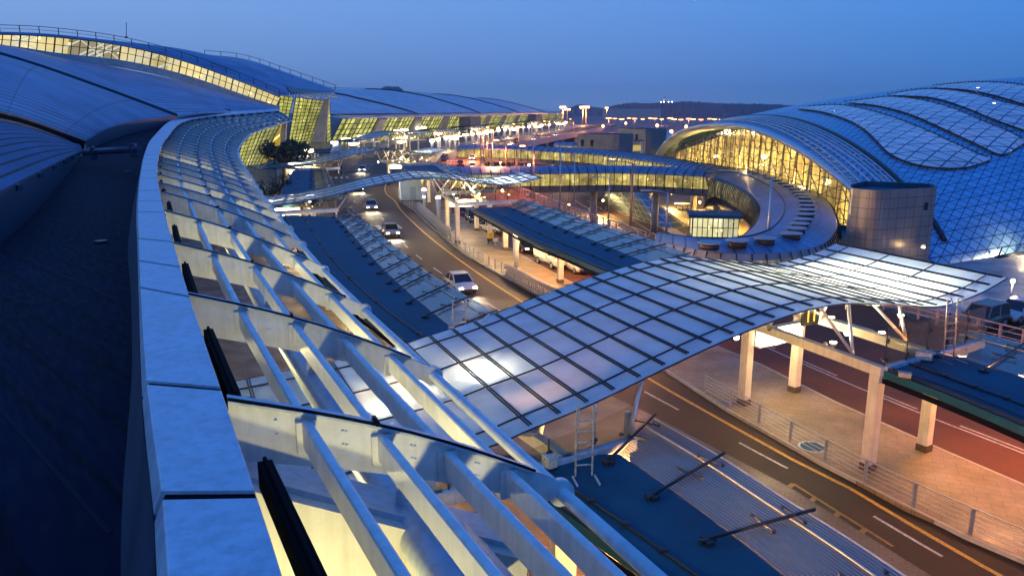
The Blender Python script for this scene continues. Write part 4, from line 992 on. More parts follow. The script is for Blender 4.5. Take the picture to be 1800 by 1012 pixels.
p = G(800, 380); vehicle('parked_car', 'red tailed dark hatchback under the bright light panel', 'car', p + Vector((.5, 1, 0)), tang(PLR, 118), 4.2, 1.75, 1.5, (.2, .02, .02), 'suv', grp=K_, tail=True)
p = G(752, 352); vehicle('parked_car', 'pale saloon car beyond the uplight posts by the kiosk', 'car', p + Vector((2.5, 2, 0)), tang(PLR, 140), 4.5, 1.8, 1.42, (.6, .58, .55), grp=K_)
p = G(595, 304); vehicle('black_car', 'black off road car driving by the left kerb behind the middle canopy', 'car', p, tang(KERB, 184), 4.8, 1.95, 1.85, (.012, .012, .014), 'suv', head=False)
p = G(1724, 576); vehicle('parked_car', 'brown off road car parked beside the plaza at the right edge', 'car', p, (G(1700, 572) - G(1790, 545)).normalized(), 4.6, 1.85, 1.72, (.16, .11, .08), 'suv', grp='cars parked on the plaza road')
p = G(1786, 560); vehicle('parked_car', 'silver saloon car parked behind the brown one at the right edge', 'car', p, (G(1700, 572) - G(1790, 545)).normalized(), 4.7, 1.8, 1.45, (.42, .43, .45), grp='cars parked on the plaza road')
# traffic at rest on the kerb road and on the curving ramp
TR = [lerp(a, b, .42) for a, b in zip(resample(YEL, 300), resample(KERB, 300))]
def on(P, y): return min(P, key=lambda q: abs(q.y - y))
TW = [(66, 'warm white headlamps glowing on a pale car beside the glass edged shelter', (.5, .5, .5)), (96, 'pale car with lit headlamps just before the middle wave canopy', (.3, .3, .32)), (122, 'grey car with lit headlamps just beyond the middle wave canopy', (.2, .2, .22)), (150, 'dark car with lit headlamps in the open stretch beyond the canopy', (.03, .03, .04)), (196, 'far pale car with lit headlamps where the road meets the third canopy', (.55, .55, .55))]
for y, lb, c in TW: vehicle('moving_car', lb, 'car', on(TR, y) + Vector((0, 0, .0)), tang(TR, y), 4.5, 1.8, 1.45, c, head=True, grp='traffic on the kerb road', beam=900)
OR_ = [lerp(a, b, .55) for a, b in zip(resample(PLR, 300), resample(RAIL, 300))]; OR2 = [lerp(a, b, .78) for a, b in zip(resample(PLR, 300), resample(RAIL, 300))]
lbs = ['lower on the red ramp', 'at the bend of the red ramp', 'just past the bend of the ramp', 'on the upper ramp', 'far up the ramp', 'farthest along the ramp']
for k, y in enumerate((205, 240, 285, 335, 390, 450)):
    vehicle('moving_car', 'white car with lit headlamps ' + lbs[k], 'car', on(OR2, y) + Vector((0, 0, .01)), tang(OR2, y), 4.6, 1.8, 1.5, (.5, .5, .5), head=True, grp='traffic on the curving ramp', beam=1500)
for k, y in enumerate((215, 262, 310, 365, 420)):
    vehicle('moving_car', 'dark car showing red tail lamps ' + lbs[k], 'car', on(OR_, y) + Vector((0, 0, .01)), -tang(OR_, y), 4.6, 1.8, 1.5, (.05, .04, .05), tail=True, grp='traffic on the curving ramp')
for k, y in enumerate((232, 244, 300, 314, 328)):
    q = on(PLR, y); vehicle('parked_car', ['black car waiting at the far platform kerb', 'dark grey car second in the far kerb queue', 'dark van by the far blue box', 'black car behind the far dark van', 'white car last in the far kerb queue'][k], 'car', q + Vector((2, 0, .01)), tang(PLR, y), 4.6, 1.8, 1.6, [(.02, .02, .02), (.06, .06, .07), (.02, .02, .03), (.015, .015, .02), (.5, .5, .5)][k], 'suv' if k % 2 else 'sedan', tail=True, grp='cars waiting at the far kerb')
# ================================================================== GREAT HALL (right)
hall_tiles = m_diagrid('blue_hall_tiles', (.22, .46, .66), (.015, .035, .09), 1.7, .05, .5, .34, True, aspect=.9)
hall_glazing = m_diagrid('hall_roof_glazing', (.48, .60, .66), (.02, .05, .11), 2.6, .05, .0, .24, True, spec_emit=7)
GH = thing('great_hall', 'huge shell roofed hall with diamond tiles and a golden glass arch front', 'hall', (80, 140, 0))
XG = 41.
def plane_x(px, py, X): d = ray(px, py); t = X / d.x; return Vector((X, d.y * t, H + d.z * t))
arch_px = [(1169, 269.5), (1202, 256), (1236, 242.6), (1279.6, 227.5), (1313, 223.5), (1349, 229.5), (1394, 244.5), (1431, 261), (1465, 282), (1495, 306), (1505, 321)]
arch = [plane_x(a, b, XG) for a, b in arch_px]
arch = [Vector((XG, 226, -1.))] + arch + [Vector((XG, 88, 2.2)), Vector((XG, 83, -1))]
AR = resample(catmull(arch, 6), 65)
hx = catmull([Vector((a, 0, b)) for a, b in ((34, 11.4), (38, 12.4), (41, 13.1), (44, 13.6), (50, 15), (60, 16.9), (80, 19.5), (100, 21), (130, 22), (170, 21.5))], 6)
def hz(X):
    for a, b in zip(hx, hx[1:]):
        if X <= b.x: return lerp(a.z, b.z, (X - a.x) / (b.x - a.x))
    return hx[-1].z
def shell_pt(X, v):                                                      # v 0 near foot .. 1 far foot
    k = (X - 41) / 59.; Yn = 76 + .57 * (X - 41) if X > 41 else 76 + 2.5 * (41 - X); Yf = 226 + .2 * (X - 41); Ya = 139 + .05 * (X - 41)
    a = v * 2 - 1
    Y = Ya + (Ya - Yn) * a if a < 0 else Ya + (Yf - Ya) * a
    c = math.sqrt(max(0, 1 - a * a)); e = 1.32 if X < 60 else max(1.1, 1.32 - (X - 60) * .004)
    return Vector((X, Y, -.6 + (hz(X) + .6) * c ** e))
def front_x(v):                                                          # brim leans forward at the crown
    return XG - 1.2 - 2.2 * math.sin(math.pi * v)
NU, NV = 70, 72
rows = []
for j in range(NV + 1):
    v = .5 - .5 * math.cos(math.pi * j / NV); x0 = front_x(v)
    rows.append([shell_pt(lerp(x0, 150, (i / NU) ** 1.25), v) for i in range(NU + 1)])
# UV measured in metres along x and along the section
mb = MB(); uv = []
acc = [0.] * (NU + 1)
for j in range(NV + 1):
    if j: acc = [acc[i] + (rows[j][i] - rows[j - 1][i]).length for i in range(NU + 1)]
    uv.append([(rows[j][i].x, acc[i]) for i in range(NU + 1)])
mb.grid(rows, uv, True, True)
shell = mb.build('shell_roof', hall_tiles, GH)
tri = [[Vector(v) for v in mb.v], list(mb.f)]; BV = BVHTree.FromPolygons(tri[0], tri[1])
CAMP = Vector((0, 0, H))
def on_shell(px, py):
    for k in range(30):
        hit = BV.ray_cast(CAMP, ray(px, py + k * .7).normalized())
        if hit[0] is not None: return hit[0], hit[1]
    p = D(px, py, 140); h_ = BV.find_nearest(p); return h_[0], h_[1]
def lens(lo, up, off, nm='roof_glazing', m_=None, n=40, k=10):
    A = resample(catmull(V2(*lo), 6), n); B_ = resample(catmull(V2(*up), 6), n)
    rw = []; 
    for a, b in zip(A, B_):
        col = []
        for q in range(k + 1):
            c = lerp(a, b, q / k); h_, nn = on_shell(c.x, c.y)
            if nn.z < 0: nn = -nn
            col.append(h_ + Vector((0, 0, 1)) * off * .6 * (.35 + math.sin(math.pi * q / k)) + nn * .12)
        rw.append(col)
    uv = [[(p.x * 1.0, p.y * 1.0) for p in r_] for r_ in rw]
    mb = MB(); mb.grid(rw, uv, True); g = mb.build(nm, m_ or hall_glazing, shell)
    mb = MB()
    for side in (0, k): mb.tube([r_[side] + Vector((0, 0, .05)) for r_ in rw], .055, 5)
    for i in range(0, n, 1):
        p = rw[i][k]; mb.beam(p, p + Vector((0, 0, .3)), .08, .08)
    mb.build('glazing_rim', dark_steel, g)
lens([(1402, 193.5), (1446, 199.5), (1488, 213), (1518, 229.5), (1540, 250), (1563, 273), (1600, 289.5), (1645, 298), (1694, 298), (1726, 290), (1742, 283)], [(1404, 192), (1440, 187.5), (1480, 187), (1533, 197), (1585, 214), (1638, 236), (1687, 259), (1720, 273.5), (1742, 282)], .35)
lens([(1500, 184.2), (1544, 189), (1600, 204), (1657, 229), (1713, 255), (1758, 275), (1784, 265), (1800, 255), (1850, 232)], [(1485, 181.5), (1520, 177), (1563, 172), (1619, 178), (1675, 193), (1732, 217), (1775, 234), (1800, 246), (1850, 230)], .35)
lens([(1570, 170.5), (1638, 174.5), (1694, 191), (1750, 214), (1800, 232), (1880, 260)], [(1560, 168), (1619, 159), (1675, 161), (1724, 170), (1765, 182), (1800, 191), (1880, 225)], .3)
lens([(1640, 157), (1700, 161), (1750, 171), (1800, 186), (1880, 210)], [(1640, 153), (1700, 147), (1750, 147), (1800, 152), (1880, 170)], .3)
# front brim: pale rim, louvre band
mb = MB(); fr = [rows[j][0] for j in range(NV + 1)]
mb.gridm([[Vector((AR[0].x, p.y, p.z - .9)), p + Vector((-.2, 0, -.45)), p + Vector((-.25, 0, .12)), p + Vector((1.2, 0, .22))] for p in fr], True)
mb.build('arch_brim', mat('pale_arch_rim', (.4, .5, .6), .35, .5, .4, .15), GH)
mb = MB()
for j in range(8, NV - 4, 1):
    if j > 40: break
    mb.beam(shell_pt(front_x(.5) + 1.5, .5 - .5 * math.cos(math.pi * j / NV)) + Vector((0, 0, .25)), shell_pt(front_x(.5) + 5.5, .5 - .5 * math.cos(math.pi * j / NV)) + Vector((0, 0, .25)), .12, .16)
for q in range(7):
    mb.tube([shell_pt(front_x(.5) + 1.6 + q * .65, .5 - .5 * math.cos(math.pi * j / NV)) + Vector((0, 0, .3)) for j in range(8, 41)], .09, 5)
mb.build('louvre_band', coping_m, GH)
mb = MB(); mb.tube([shell_pt(front_x(.5) + 6.2, .5 - .5 * math.cos(math.pi * j / NV)) + Vector((0, 0, .15)) for j in range(6, 60)], .3, 6); mb.build('brim_seam', dark_steel, GH)
# arched glass front: glowing interior set back, lattice of posts, ties and struts, glass skin
def z_arch(Y):
    for a, b in zip(AR, AR[1:]):
        if min(a.y, b.y) <= Y <= max(a.y, b.y): return lerp(a.z, b.z, (Y - a.y) / (b.y - a.y)) if abs(b.y - a.y) > 1e-6 else a.z
    return -1
ys = [83 + (226 - 83) * k / 96 for k in range(97)]
mb = MB(); mb.gridm([[Vector((XG + 5, y, -4)), Vector((XG + 4.5, y, lerp(-4, max(z_arch(y), -2), .5))), Vector((XG + 4, y, max(z_arch(y) + .4, -2)))] for y in ys], True)
mb.build('lit_interior', arch_glow, GH)
mb = MB(); mb.gridm([[Vector((XG + .1, y, -4)), Vector((XG + .1, y, max(z_arch(y), -3.9)))] for y in ys], True); gs = mb.build('front_glass', m_clear('hall_front_glass', (.95, .93, .82), .04), GH)
mb = MB()
for i, y in enumerate(ys):
    if i % 2 == 0 and z_arch(y) > -.5: mb.beam((XG, y, -4), (XG, y, z_arch(y)), .11, .1)
for z in [k * 1.15 - 3 for k in range(14)]:
    seg = [y for y in ys if z_arch(y) > z]
    if len(seg) > 2: mb.beam((XG, seg[0], z), (XG, seg[-1], z), .07, .07)
mb.build('mullions', mat('bronze_mullion', (.10, .085, .05), .45, .4), gs)
mb = MB(); 
for i in range(2, 94, 4):
    y0, y1 = ys[i], ys[i + 4 if i + 4 < 97 else 96]; z0, z1 = z_arch(y0), z_arch(y1)
    if min(z0, z1) > 1.5:
        mb.tube([(XG + 1.2, y0, -4), (XG + 2.2, y0, z0 - .3)], .2, 6); 
        for f in (.25, .5, .75): mb.tube([(XG + 1.3, y0, lerp(-3, z0, f)), (XG + 1.8, y1, lerp(-3, z1, f + .2))], .09, 5); mb.tube([(XG + 1.3, y1, lerp(-3, z1, f)), (XG + 1.8, y0, lerp(-3, z0, f + .2))], .07, 5)
mb.build('interior_struts', mat('cream_interior_steel', (.7, .62, .4), .5), GH)
lamp((XG + 2.8, 120, 4), 1800, WARM, .4, GH); lamp((XG + 2.8, 150, 6), 1800, WARM, .4, GH); lamp((XG + 2.8, 185, 4), 1800, WARM, .4, GH); lamp((XG + 2.8, 98, 3), 900, WARM, .4, GH)
# foot kerb along the near side of the shell
mb = MB(); ft = [shell_pt(50 + k * 3, 0) + Vector((0, -.4, .5)) for k in range(34)]; mb.tube(ft, .35, 6)
for k in range(0, 33):
    p = ft[k]; mb.beam(p, p + Vector((.9, .8, 1.1)), .1, .1)
mb.build('shell_foot', dark_steel, GH)
t = thing('wall_uplight', 'bright lamp glowing at the foot of the diamond tiled shell at the right edge', 'lamp', G(1812, 452, 0)); MB().box(ORG[t] + Vector((0, 0, .4)), (1.2, .4, .6)).build('lamp_housing', dark_steel, t); MB().box(ORG[t] + Vector((0, .15, .75)), (1.1, .3, .12)).build('lamp_bulb', lamp_em, t); lamp(ORG[t] + Vector((0, .4, 1.5)), 900, (1, .7, .36), .3, t)
# stair tower
tower_m, N, L, b, o = nodes('tower_panels')
u, v, uv_ = uvxy(N, L); lm = math_(N, L, 'MAXIMUM', line_mask(N, L, math_(N, L, 'DIVIDE', u, 1.05), .022), line_mask(N, L, math_(N, L, 'DIVIDE', v, .92), .025))
k_ = remap(N, L, noise(N, L, uv_, .5, 6), .3, .7, .8, 1.1)
hh = N.new('ShaderNodeVectorMath'); hh.operation = 'SCALE'; hh.inputs[0].default_value = (.23, .22, .215); L.new(k_, hh.inputs['Scale'])
L.new(rgbmix(N, L, lm, hh.outputs[0], (.06, .06, .065)), b.inputs['Base Color']); b.inputs['Roughness'].default_value = .35; b.inputs['Metallic'].default_value = .35
def panel_tower(label, P, z0, z1, m_=tower_m, wins=(), name='stair_tower', cat='tower', roof=None):
    c = sum(P, Vector((0, 0, 0))) / len(P); t = thing(name, label, cat, Vector((c.x, c.y, z0)))
    Q = P + [P[0]]; mb = MB(); mb.gridm([[Vector((p.x, p.y, z0)), Vector((p.x, p.y, z1))] for p in Q], False); mb.build('panel_wall', m_, t)
    ins = [lerp(p, c, .06) for p in P]
    mb = MB(); mb.poly([Vector((p.x, p.y, z1 - .5)) for p in ins]); mb.gridm([[Vector((p.x, p.y, z1)), Vector((q.x, q.y, z1)), Vector((q.x, q.y, z1 - .5))] for p, q in zip(P + [P[0]], ins + [ins[0]])], False); mb.build('roof_slab', roof or roof_blue, t)
    for (i, f, zc, w, hgt) in wins:
        a_, b_ = P[i], P[(i + 1) % len(P)]; p = lerp(a_, b_, f); d = (b_ - a_).normalized(); mb = MB(); mb.beam(Vector((p.x, p.y, zc)) - d * w / 2, Vector((p.x, p.y, zc)) + d * w / 2, .12, hgt); mb.build('window', carglass, t)
    return t
tc = [D(1494, 334, 76).xy, D(1498, 348, 73).xy, D(1540, 350, 71).xy, D(1572, 347, 71.5).xy, D(1646, 337, 73.5).xy, D(1640, 330, 77).xy, D(1520, 324, 80).xy]
P = [Vector((a.x, a.y, 0)) for a in tc]
P = [P[0]] + catmull([P[0], P[1], P[2], P[3]], 5)[1:] + P[4:]
tw = panel_tower('dark bronze panelled tower with one rounded corner standing before the hall shell', P, -3, 7.9, wins=((len(P) - 4, .78, 6.2, .42, .7),))
t = thing('wall_lamp', 'small warm wall lamp on the bronze panelled tower', 'lamp', D(1622, 432, 72.7)); MB().box(ORG[t], (.35, .3, .25)).build('lamp_housing', galv, t); MB().box(ORG[t] + Vector((0, -.1, -.14)), (.25, .2, .05)).build('lamp_bulb', lamp_em, t); lamp(ORG[t] + Vector((-.15, -.35, -.2)), 60, WARM, .1, t)
P = [D(1475, 395, 92), D(1500, 395, 90), D(1500, 425, 82), D(1470, 425, 82)]; panel_tower('low blue roofed link building tucked left of the bronze tower', [Vector((p.x, p.y, 0)) for p in (D(1468, 400, 88), D(1496, 400, 86), D(1496, 420, 76), D(1462, 420, 78))], -3, 2.6, name='link_building', cat='building')
# ================================================================== RING BUILDING AND SKYBRIDGES
ring_roof = m_seam_roof('ring_roof_sheet', (.11, .21, .36), 1.3, .4, .5, 8.)
RO = catmull(GL([(1240, 303), (1300, 301), (1345, 303), (1370, 308), (1417, 326), (1451, 350), (1466, 373), (1470, 399), (1453, 424), (1420, 437), (1360, 445), (1269, 445), (1190, 432), (1150, 425)], 3.2), 6)
RI = catmull(GL([(1240, 316), (1256, 312), (1275, 316), (1296, 325), (1323, 342), (1337, 362), (1336, 380), (1322, 400), (1303, 416), (1285, 423), (1260, 427), (1235, 428), (1200, 426), (1160, 420)], 3.2), 6)
NRG = 90; RO, RI = resample(RO, NRG), resample(RI, NRG)
RB = thing('ring_building', 'curving ring shaped building with blue ribbed roof around the sunken courtyard', 'building', (30, 100, -9))
ring_glass = m_lit_glass('ring_window_glow', (1., .85, .4), (.12, .10, .07), .5, .6, .1)
rows = []
for a, b in zip(RI, RO): rows.append([lerp(a, b, k / 10) + Vector((0, 0, .75 * math.sin(math.pi * k / 10))) for k in range(11)])
mb = MB(); mb.gridm(rows, True); mb.build('ring_roof', ring_roof, RB)
def tube_side(P, sgn, parent, hgt=4.2, bulge=1.1, glass=tunnel_glass, rstep=1, rr=.09, n=8, skirt=True):
    Q = []
    for i, p in enumerate(P):
        t_ = (P[min(i + 1, len(P) - 1)] - P[max(0, i - 1)]); t_.z = 0; t_.normalize(); nn = Vector((t_.y, -t_.x, 0)) * sgn
        Q.append([p + nn * (bulge * math.sin(math.pi * (.12 + .8 * k / n)) - bulge * math.sin(math.pi * .12)) - Vector((0, 0, hgt * k / n)) for k in range(n + 1)])
    mb = MB(); mb.gridm([q[1:n - 1] for q in Q], True); g = mb.build('side_glazing', glass, parent)
    mb = MB(); mb.gridm([q[0:3] for q in Q], True); mb.gridm([[q[n - 2] + Vector((0, 0, 0)), q[n - 1], q[n], q[n] - (q[n] - q[0]) * 0 + Vector((0, 0, -.5))] for q in Q], True); mb.build('side_cladding', mat('grey_tube_cladding', (.22, .24, .26), .4, .4, 1, .2), parent)
    mb = MB()
    for q in Q[::rstep]:
        c = [lerp(q[k], q[k], 0) for k in range(n + 1)]; nn = (q[n // 2] - q[0]); nn.z = 0; nn.normalize()
        mb.tube([x + nn * .12 for x in c], rr, 5)
    mb.build('hoop_ribs', dark_steel, parent)
tube_side(resample(RI, 64), 1, RB, 4.4, .9, glass=ring_glass, rr=.06)
tube_side(resample(RO, 96), -1, RB, 4.4, .9, glass=ring_glass, rr=.06)
mb = MB(); mb.gridm([[p - Vector((0, 0, 4.7)), q - Vector((0, 0, 4.7))] for p, q in zip(RI, RO)], True, True); mb.build('soffit', conc_d, RB)
mb = MB(); mid_ = [lerp(a, b, .32) + Vector((0, 0, .68)) for a, b in zip(RI, RO)]; mb.tube(mid_, .07, 5); mb.build('roof_cable', dark_steel, RB)
for k in range(6, 86, 8): p = lerp(RI[k], RO[k], .5); MB().cyl((p.x, p.y, -9.2), .55, 7.8, 14).build('pier', conc, RB)
sk = [(1255, 543), (1285, 552), (1320, 562), (1350, 575), (1385, 590), (1420, 605), (1450, 620), (1480, 636), (1500, 652), (1518, 668), (1532, 684), (1541, 705), (1546, 727), (1545, 749), (1540, 773), (1525, 800), (1507, 823), (1488, 848), (1462, 875), (1325, 900), (1180, 913), (1035, 925)]
for i, (a, b) in enumerate(sk):
    p = G(900 + a / 2.977, 120 + b / 2.977, 3.95); t = thing('roof_skylight', 'round flat skylight disc in the curved row on the ring roof' if i < 19 else 'round flat skylight disc at the near end of the ring roof row', 'skylight', p, 'round skylights on the ring roof')
    MB().cyl(p - Vector((0, 0, .35)), .78, .5, 20).build('skylight_kerb', dark_steel, t); MB().cyl(p + Vector((0, 0, .15)), .95, .12, 22).build('skylight_lid', mat('grey_skylight_lid', (.28, .32, .36), .4, .2, 2, .2), t)
def skybridge(label, P, w, z0, z1, n, grp, rib=1):
    P = resample(catmull(P, 8), n); t = thing('skybridge', label, 'bridge', P[n // 2], grp); L_, R_ = offset(P, -w / 2), offset(P, w / 2)
    for q in L_ + R_: q.z = z1 - .9
    mb = MB(); mb.gridm([[lerp(a, b, k / 8) + Vector((0, 0, 1.0 * math.sin(math.pi * k / 8))) for k in range(9)] for a, b in zip(L_, R_)], True); mb.build('bridge_roof', ring_roof, t)
    mb = MB()
    for a, b in list(zip(L_, R_))[::rib * 2]: mb.tube([lerp(a, b, k / 8) + Vector((0, 0, 1.02 * math.sin(math.pi * k / 8) + .05)) for k in range(9)], .07, 5)
    mb.build('roof_ribs', dark_steel, t)
    tube_side(L_, -1, t, z1 - .9 - z0, .35, rstep=rib * 2); tube_side(R_, 1, t, z1 - .9 - z0, .35, rstep=rib * 2)
    mb = MB(); mb.gridm([[Vector((a.x, a.y, z0 - .5)), Vector((b.x, b.y, z0 - .5))] for a, b in zip(L_, R_)], True, True); mb.gridm([[Vector((a.x, a.y, z0)), Vector((a.x, a.y, z0 - .5))] for a in R_], True); mb.build('bridge_deck', conc_d, t)
    for k in range(4, n - 3, max(6, n // 5)): MB().cyl((P[k].x, P[k].y, -9.2), .7, z0 + 8.7, 14).build('bridge_pier', conc, t)
    return t
z_ = 3.
skybridge('near glazed skybridge with yellow windows running from the ramp to the ring building', [Vector((-12, 156, z_)), Vector((5.5, 158.5, z_)), Vector((22.5, 160, z_)), Vector((37, 152, z_)), Vector((46, 146, z_))], 5.4, -.6, 3.8, 66, 'glazed skybridges')
skybridge('far glazed skybridge bending towards the golden arch behind the near one', [Vector((-16, 252, z_)), Vector((5, 245, z_)), Vector((23.4, 224, z_)), Vector((34, 195, z_)), Vector((39, 168, z_)), Vector((43, 150, z_))], 5.4, -.6, 3.8, 96, 'glazed skybridges')
skybridge('short distant glazed bridge beneath the grey vent blocks', [Vector((18, 330, z_ - 2)), Vector((40, 318, z_ - 2)), Vector((66, 300, z_ - 2))], 6, -4, 1.5, 40, 'glazed skybridges')
# courtyard
mb = MB(); mb.poly(GL([(1085, 345), (1330, 345), (1345, 420), (1230, 440), (1100, 420), (1020, 380)], -9.15)); struct(mb.build('courtyard_paving', mat('dark_courtyard_paving', (.05, .045, .04), .6, 0, .3, .4)))
mb = MB(); mb.poly(GL([(985, 345), (1090, 345), (1235, 430), (1200, 440), (1150, 430)], -9.12)); struct(mb.build('lower_road', asphalt))
mb = MB(); mb.poly(GL([(1060, 345), (1075, 345), (1230, 425), (1215, 430)], -9.0)); struct(mb.build('lower_footpath', conc))
mb = MB()
for k in range(3): line(GL([(1010 + k * 22, 352), (1130 + k * 22, 425)], -9.08), .2, -9.08, mb=mb)
for a, b in ((1035, 366), (1056, 364)):
    q = [G(a, b, -9.07), G(a + 9, b, -9.07), G(a + 9, b + 4, -9.07), G(a, b + 4, -9.07)]
    for i in range(4): line([q[i], q[(i + 1) % 4]], .25, -9.07, mb=mb)
struct(mb.build('lower_road_markings', paint_w))
t = thing('glass_pyramid', 'sloping blue glass skylight with a rounded toe and grid lines in the sunken courtyard', 'skylight', G(1150, 400, -9.1))
ap = [G(1095, 352, -5.5), G(1135, 338, -4.2)]
e1 = [G(1085, 358, -9.1), G(1150, 408, -9.1), G(1172, 412, -9.1), G(1208, 404, -9.1), G(1175, 372, -9.1), G(1140, 340, -9.1)]
top = resample([G(1066, 341, -4.), G(1095, 338, -3.), G(1132, 340, -3.)], 16); botm = resample(catmull([G(1046, 353, -9.), G(1088, 372, -9.), G(1135, 390, -9.), G(1172, 400, -9.), G(1209, 397, -9.)], 6), 16)
pm_, N, L, b, o = nodes('pyramid_glass'); u, v, uv_ = uvxy(N, L)
lm = math_(N, L, 'MAXIMUM', line_mask(N, L, math_(N, L, 'DIVIDE', u, 2.), .05), line_mask(N, L, math_(N, L, 'DIVIDE', v, 2.), .05))
L.new(rgbmix(N, L, lm, (.10, .17, .23), (.5, .55, .58)), b.inputs['Base Color']); b.inputs['Roughness'].default_value = .12; b.inputs['Metallic'].default_value = .6
rw = [[lerp(p, q, k / 12) for k in range(13)] for p, q in zip(top, botm)]
mb = MB(); mb.gridm(rw, True); mb.build('sloped_glazing', pm_, t)
mb = MB(); mb.gridm([[rw[-1][k], Vector((rw[-1][k].x + .8, rw[-1][k].y + .4, -9.1))] for k in range(13)], True); mb.build('lit_side', m_lit_glass('pyramid_side_glow', (1, .8, .35), (.3, .2, .05), .9, .4, .2), t)
mb = MB(); mb.gridm([[q + Vector((0, 0, .05)), q + Vector((0, -.6, -.0))] for q in botm], True); mb.build('glazing_kerb', conc_d, t)
for i, (a, b, r_) in enumerate(((890, 713, 1.9), (1085, 733, 2.9), (975, 752, 2.5))):
    p = G(900 + a / 2.977, 120 + b / 2.977, -8.0); t = thing('courtyard_disc', ['small round grey roof disc at the back of the sunken courtyard', 'largest round grey disc in the sunken courtyard', 'round grey disc raised on posts nearest the lit glass box'][i], 'roof disc', Vector((p.x, p.y, -9.1)), 'round discs in the courtyard')
    MB().cyl(p, r_, .25, 28).build('disc_top', mat('pale_grey_disc', (.34, .36, .38), .5, 0, 2, .2), t)
    mb = MB(); [mb.tube([(p.x + r_ * .8 * math.cos(q), p.y + r_ * .8 * math.sin(q), -9.1), (p.x + r_ * .8 * math.cos(q), p.y + r_ * .8 * math.sin(q), -8)], .09, 6) for q in (.4, 2.5, 4.6)]; mb.build('disc_posts', dark_steel, t)
# lit glass box pavilion
t = thing('glass_pavilion', 'small brightly lit glass box pavilion with flat roof by the ring', 'pavilion', G(1255, 418, 0)); 
bl, br = G(1216, 416, -1.5), G(1297, 418, -1.5); dd = (br - bl); nn = Vector((-dd.y, dd.x, 0)).normalized()
zt = 1.0
def lit_box(q0, q1): return [q0, q1, Vector((q1.x, q1.y, zt)), Vector((q0.x, q0.y, zt))]
pg = m_lit_glass('pavilion_window_glow', (1, .95, .6), (.8, .7, .3), 1.5, .3, .6, False)
lit_wall(lit_box(bl, br), 9, 2, t, pg, mw=.1); lit_wall(lit_box(bl + nn * 4, bl), 4, 2, t, pg, mw=.1)
mb = MB(); P = [bl - nn * .5 - dd.normalized() * .5, br - nn * .5 + dd.normalized() * .5, br + nn * 4.5 + dd.normalized() * .5, bl + nn * 4.5 - dd.normalized() * .5]; mb.prism([(p.x, p.y) for p in P], zt + .02, zt + .45); mb.build('flat_roof', roof_blue, t)
mb = MB(); mb.prism([(p.x, p.y) for p in P], -9.2, -1.6); mb.build('base_block', conc_d, t)
for px, py, pw, c in ((1230, 355, 16000, (1, .55, .12)), (1290, 370, 15000, (1, .5, .1)), (1180, 340, 16000, (1, .6, .16)), (1060, 352, 14000, (1, .62, .2)), (1000, 360, 10000, (1, .6, .22)), (1130, 352, 4000, (1, .62, .2))):
    p = G(px, py, -5.5); t = thing('yard_lamp', 'small orange yard lamp lighting the lower yard under the near skybridge', 'lamp', p, 'orange lamps in the lower yard'); MB().sphere(p, .25, 8).build('lamp_bulb', lamp_or, t); MB().tube([p + Vector((0, 0, .2)), Vector((p.x, p.y, -1.3))], .05, 6).build('lamp_stem', dark_steel, t); lamp(p - Vector((0, 0, .5)), pw, c, .3, t)
# grey vent blocks behind the bridges
def blk(px0, px1, pyt, tt, dep, zb, label, wins):
    a, b = D(px0, pyt, tt), D(px1, pyt, tt * .97); d = (b - a); d.z = 0; nn = Vector((-d.y, d.x, 0)).normalized() * dep; zt_ = a.z
    P = [Vector((p.x, p.y, 0)) for p in (a, lerp(a, b, .9) , b + nn * .12, b + nn, a + nn)]
    return panel_tower(label, P, zb, zt_, tower_m, [(0, f, zt_ - 3., 1.1, 2.2) for f in wins], 'vent_block', 'building')
blk(1015, 1085, 235, 262, 12, -9, 'lower grey panelled vent block with two small windows', (.15, .42)); blk(1087, 1141, 226, 300, 12, -9, 'taller grey panelled vent block with two small windows further right', (.25, .68))
t = thing('glazed_shelter', 'small blue roofed shelter below the taller grey vent block', 'shelter', D(1108, 262, 285)); p = ORG[t]
MB().box(p + Vector((0, 0, 3)), (9, 5, .3)).build('shelter_roof', roof_blue, t); mb = MB(); [mb.box(p + Vector((a, b, 0)), (.3, .3, 6)) for a in (-4, 0, 4) for b in (-2, 2)]; mb.build('shelter_posts', white, t); MB().box(p + Vector((0, 1.5, .3)), (8, .2, 2)).build('lit_wall', tunnel_glass, t)
# lower car park between the ramp and the near skybridge
pts = [(872, 303), (884, 299), (897, 305), (908, 296), (922, 302), (936, 306), (880, 311), (915, 311), (950, 300), (900, 290), (930, 292), (965, 307), (1155, 258), (1165, 254), (1172, 262)]
dk = [(.03, .03, .035), (.3, .3, .3), (.1, .1, .12), (.5, .5, .48), (.02, .02, .02)]
for i, (a, b) in enumerate(pts):
    q = G(a, b, -9.1); vehicle('parked_car', ['black car nearest the red ramp bend in the lower yard', 'pale grey car second from the ramp bend in the lower yard', 'charcoal car in the middle of the yard row', 'light coloured car at the back of the yard row', 'jet black car towards the near skybridge in the yard', 'small black car close to the skybridge roof in the yard', 'pale grey car at the front left of the lower yard', 'charcoal car in front of the yard row', 'light car at the right back of the lower yard', 'black car far back below the ramp parapet', 'black car far back beside the cream huts', 'pale grey car rightmost of the yard row', 'charcoal car under the vent blocks near the arch', 'light car under the vent blocks near the arch', 'black car beside the golden arch foot'][i], 'car', q, Vector((math.cos(i * 1.3), math.sin(i * 1.3), 0)), 4.6, 1.8, 1.5, dk[i % 5], 'suv' if i % 3 == 0 else 'sedan', grp='cars in the lower yard')
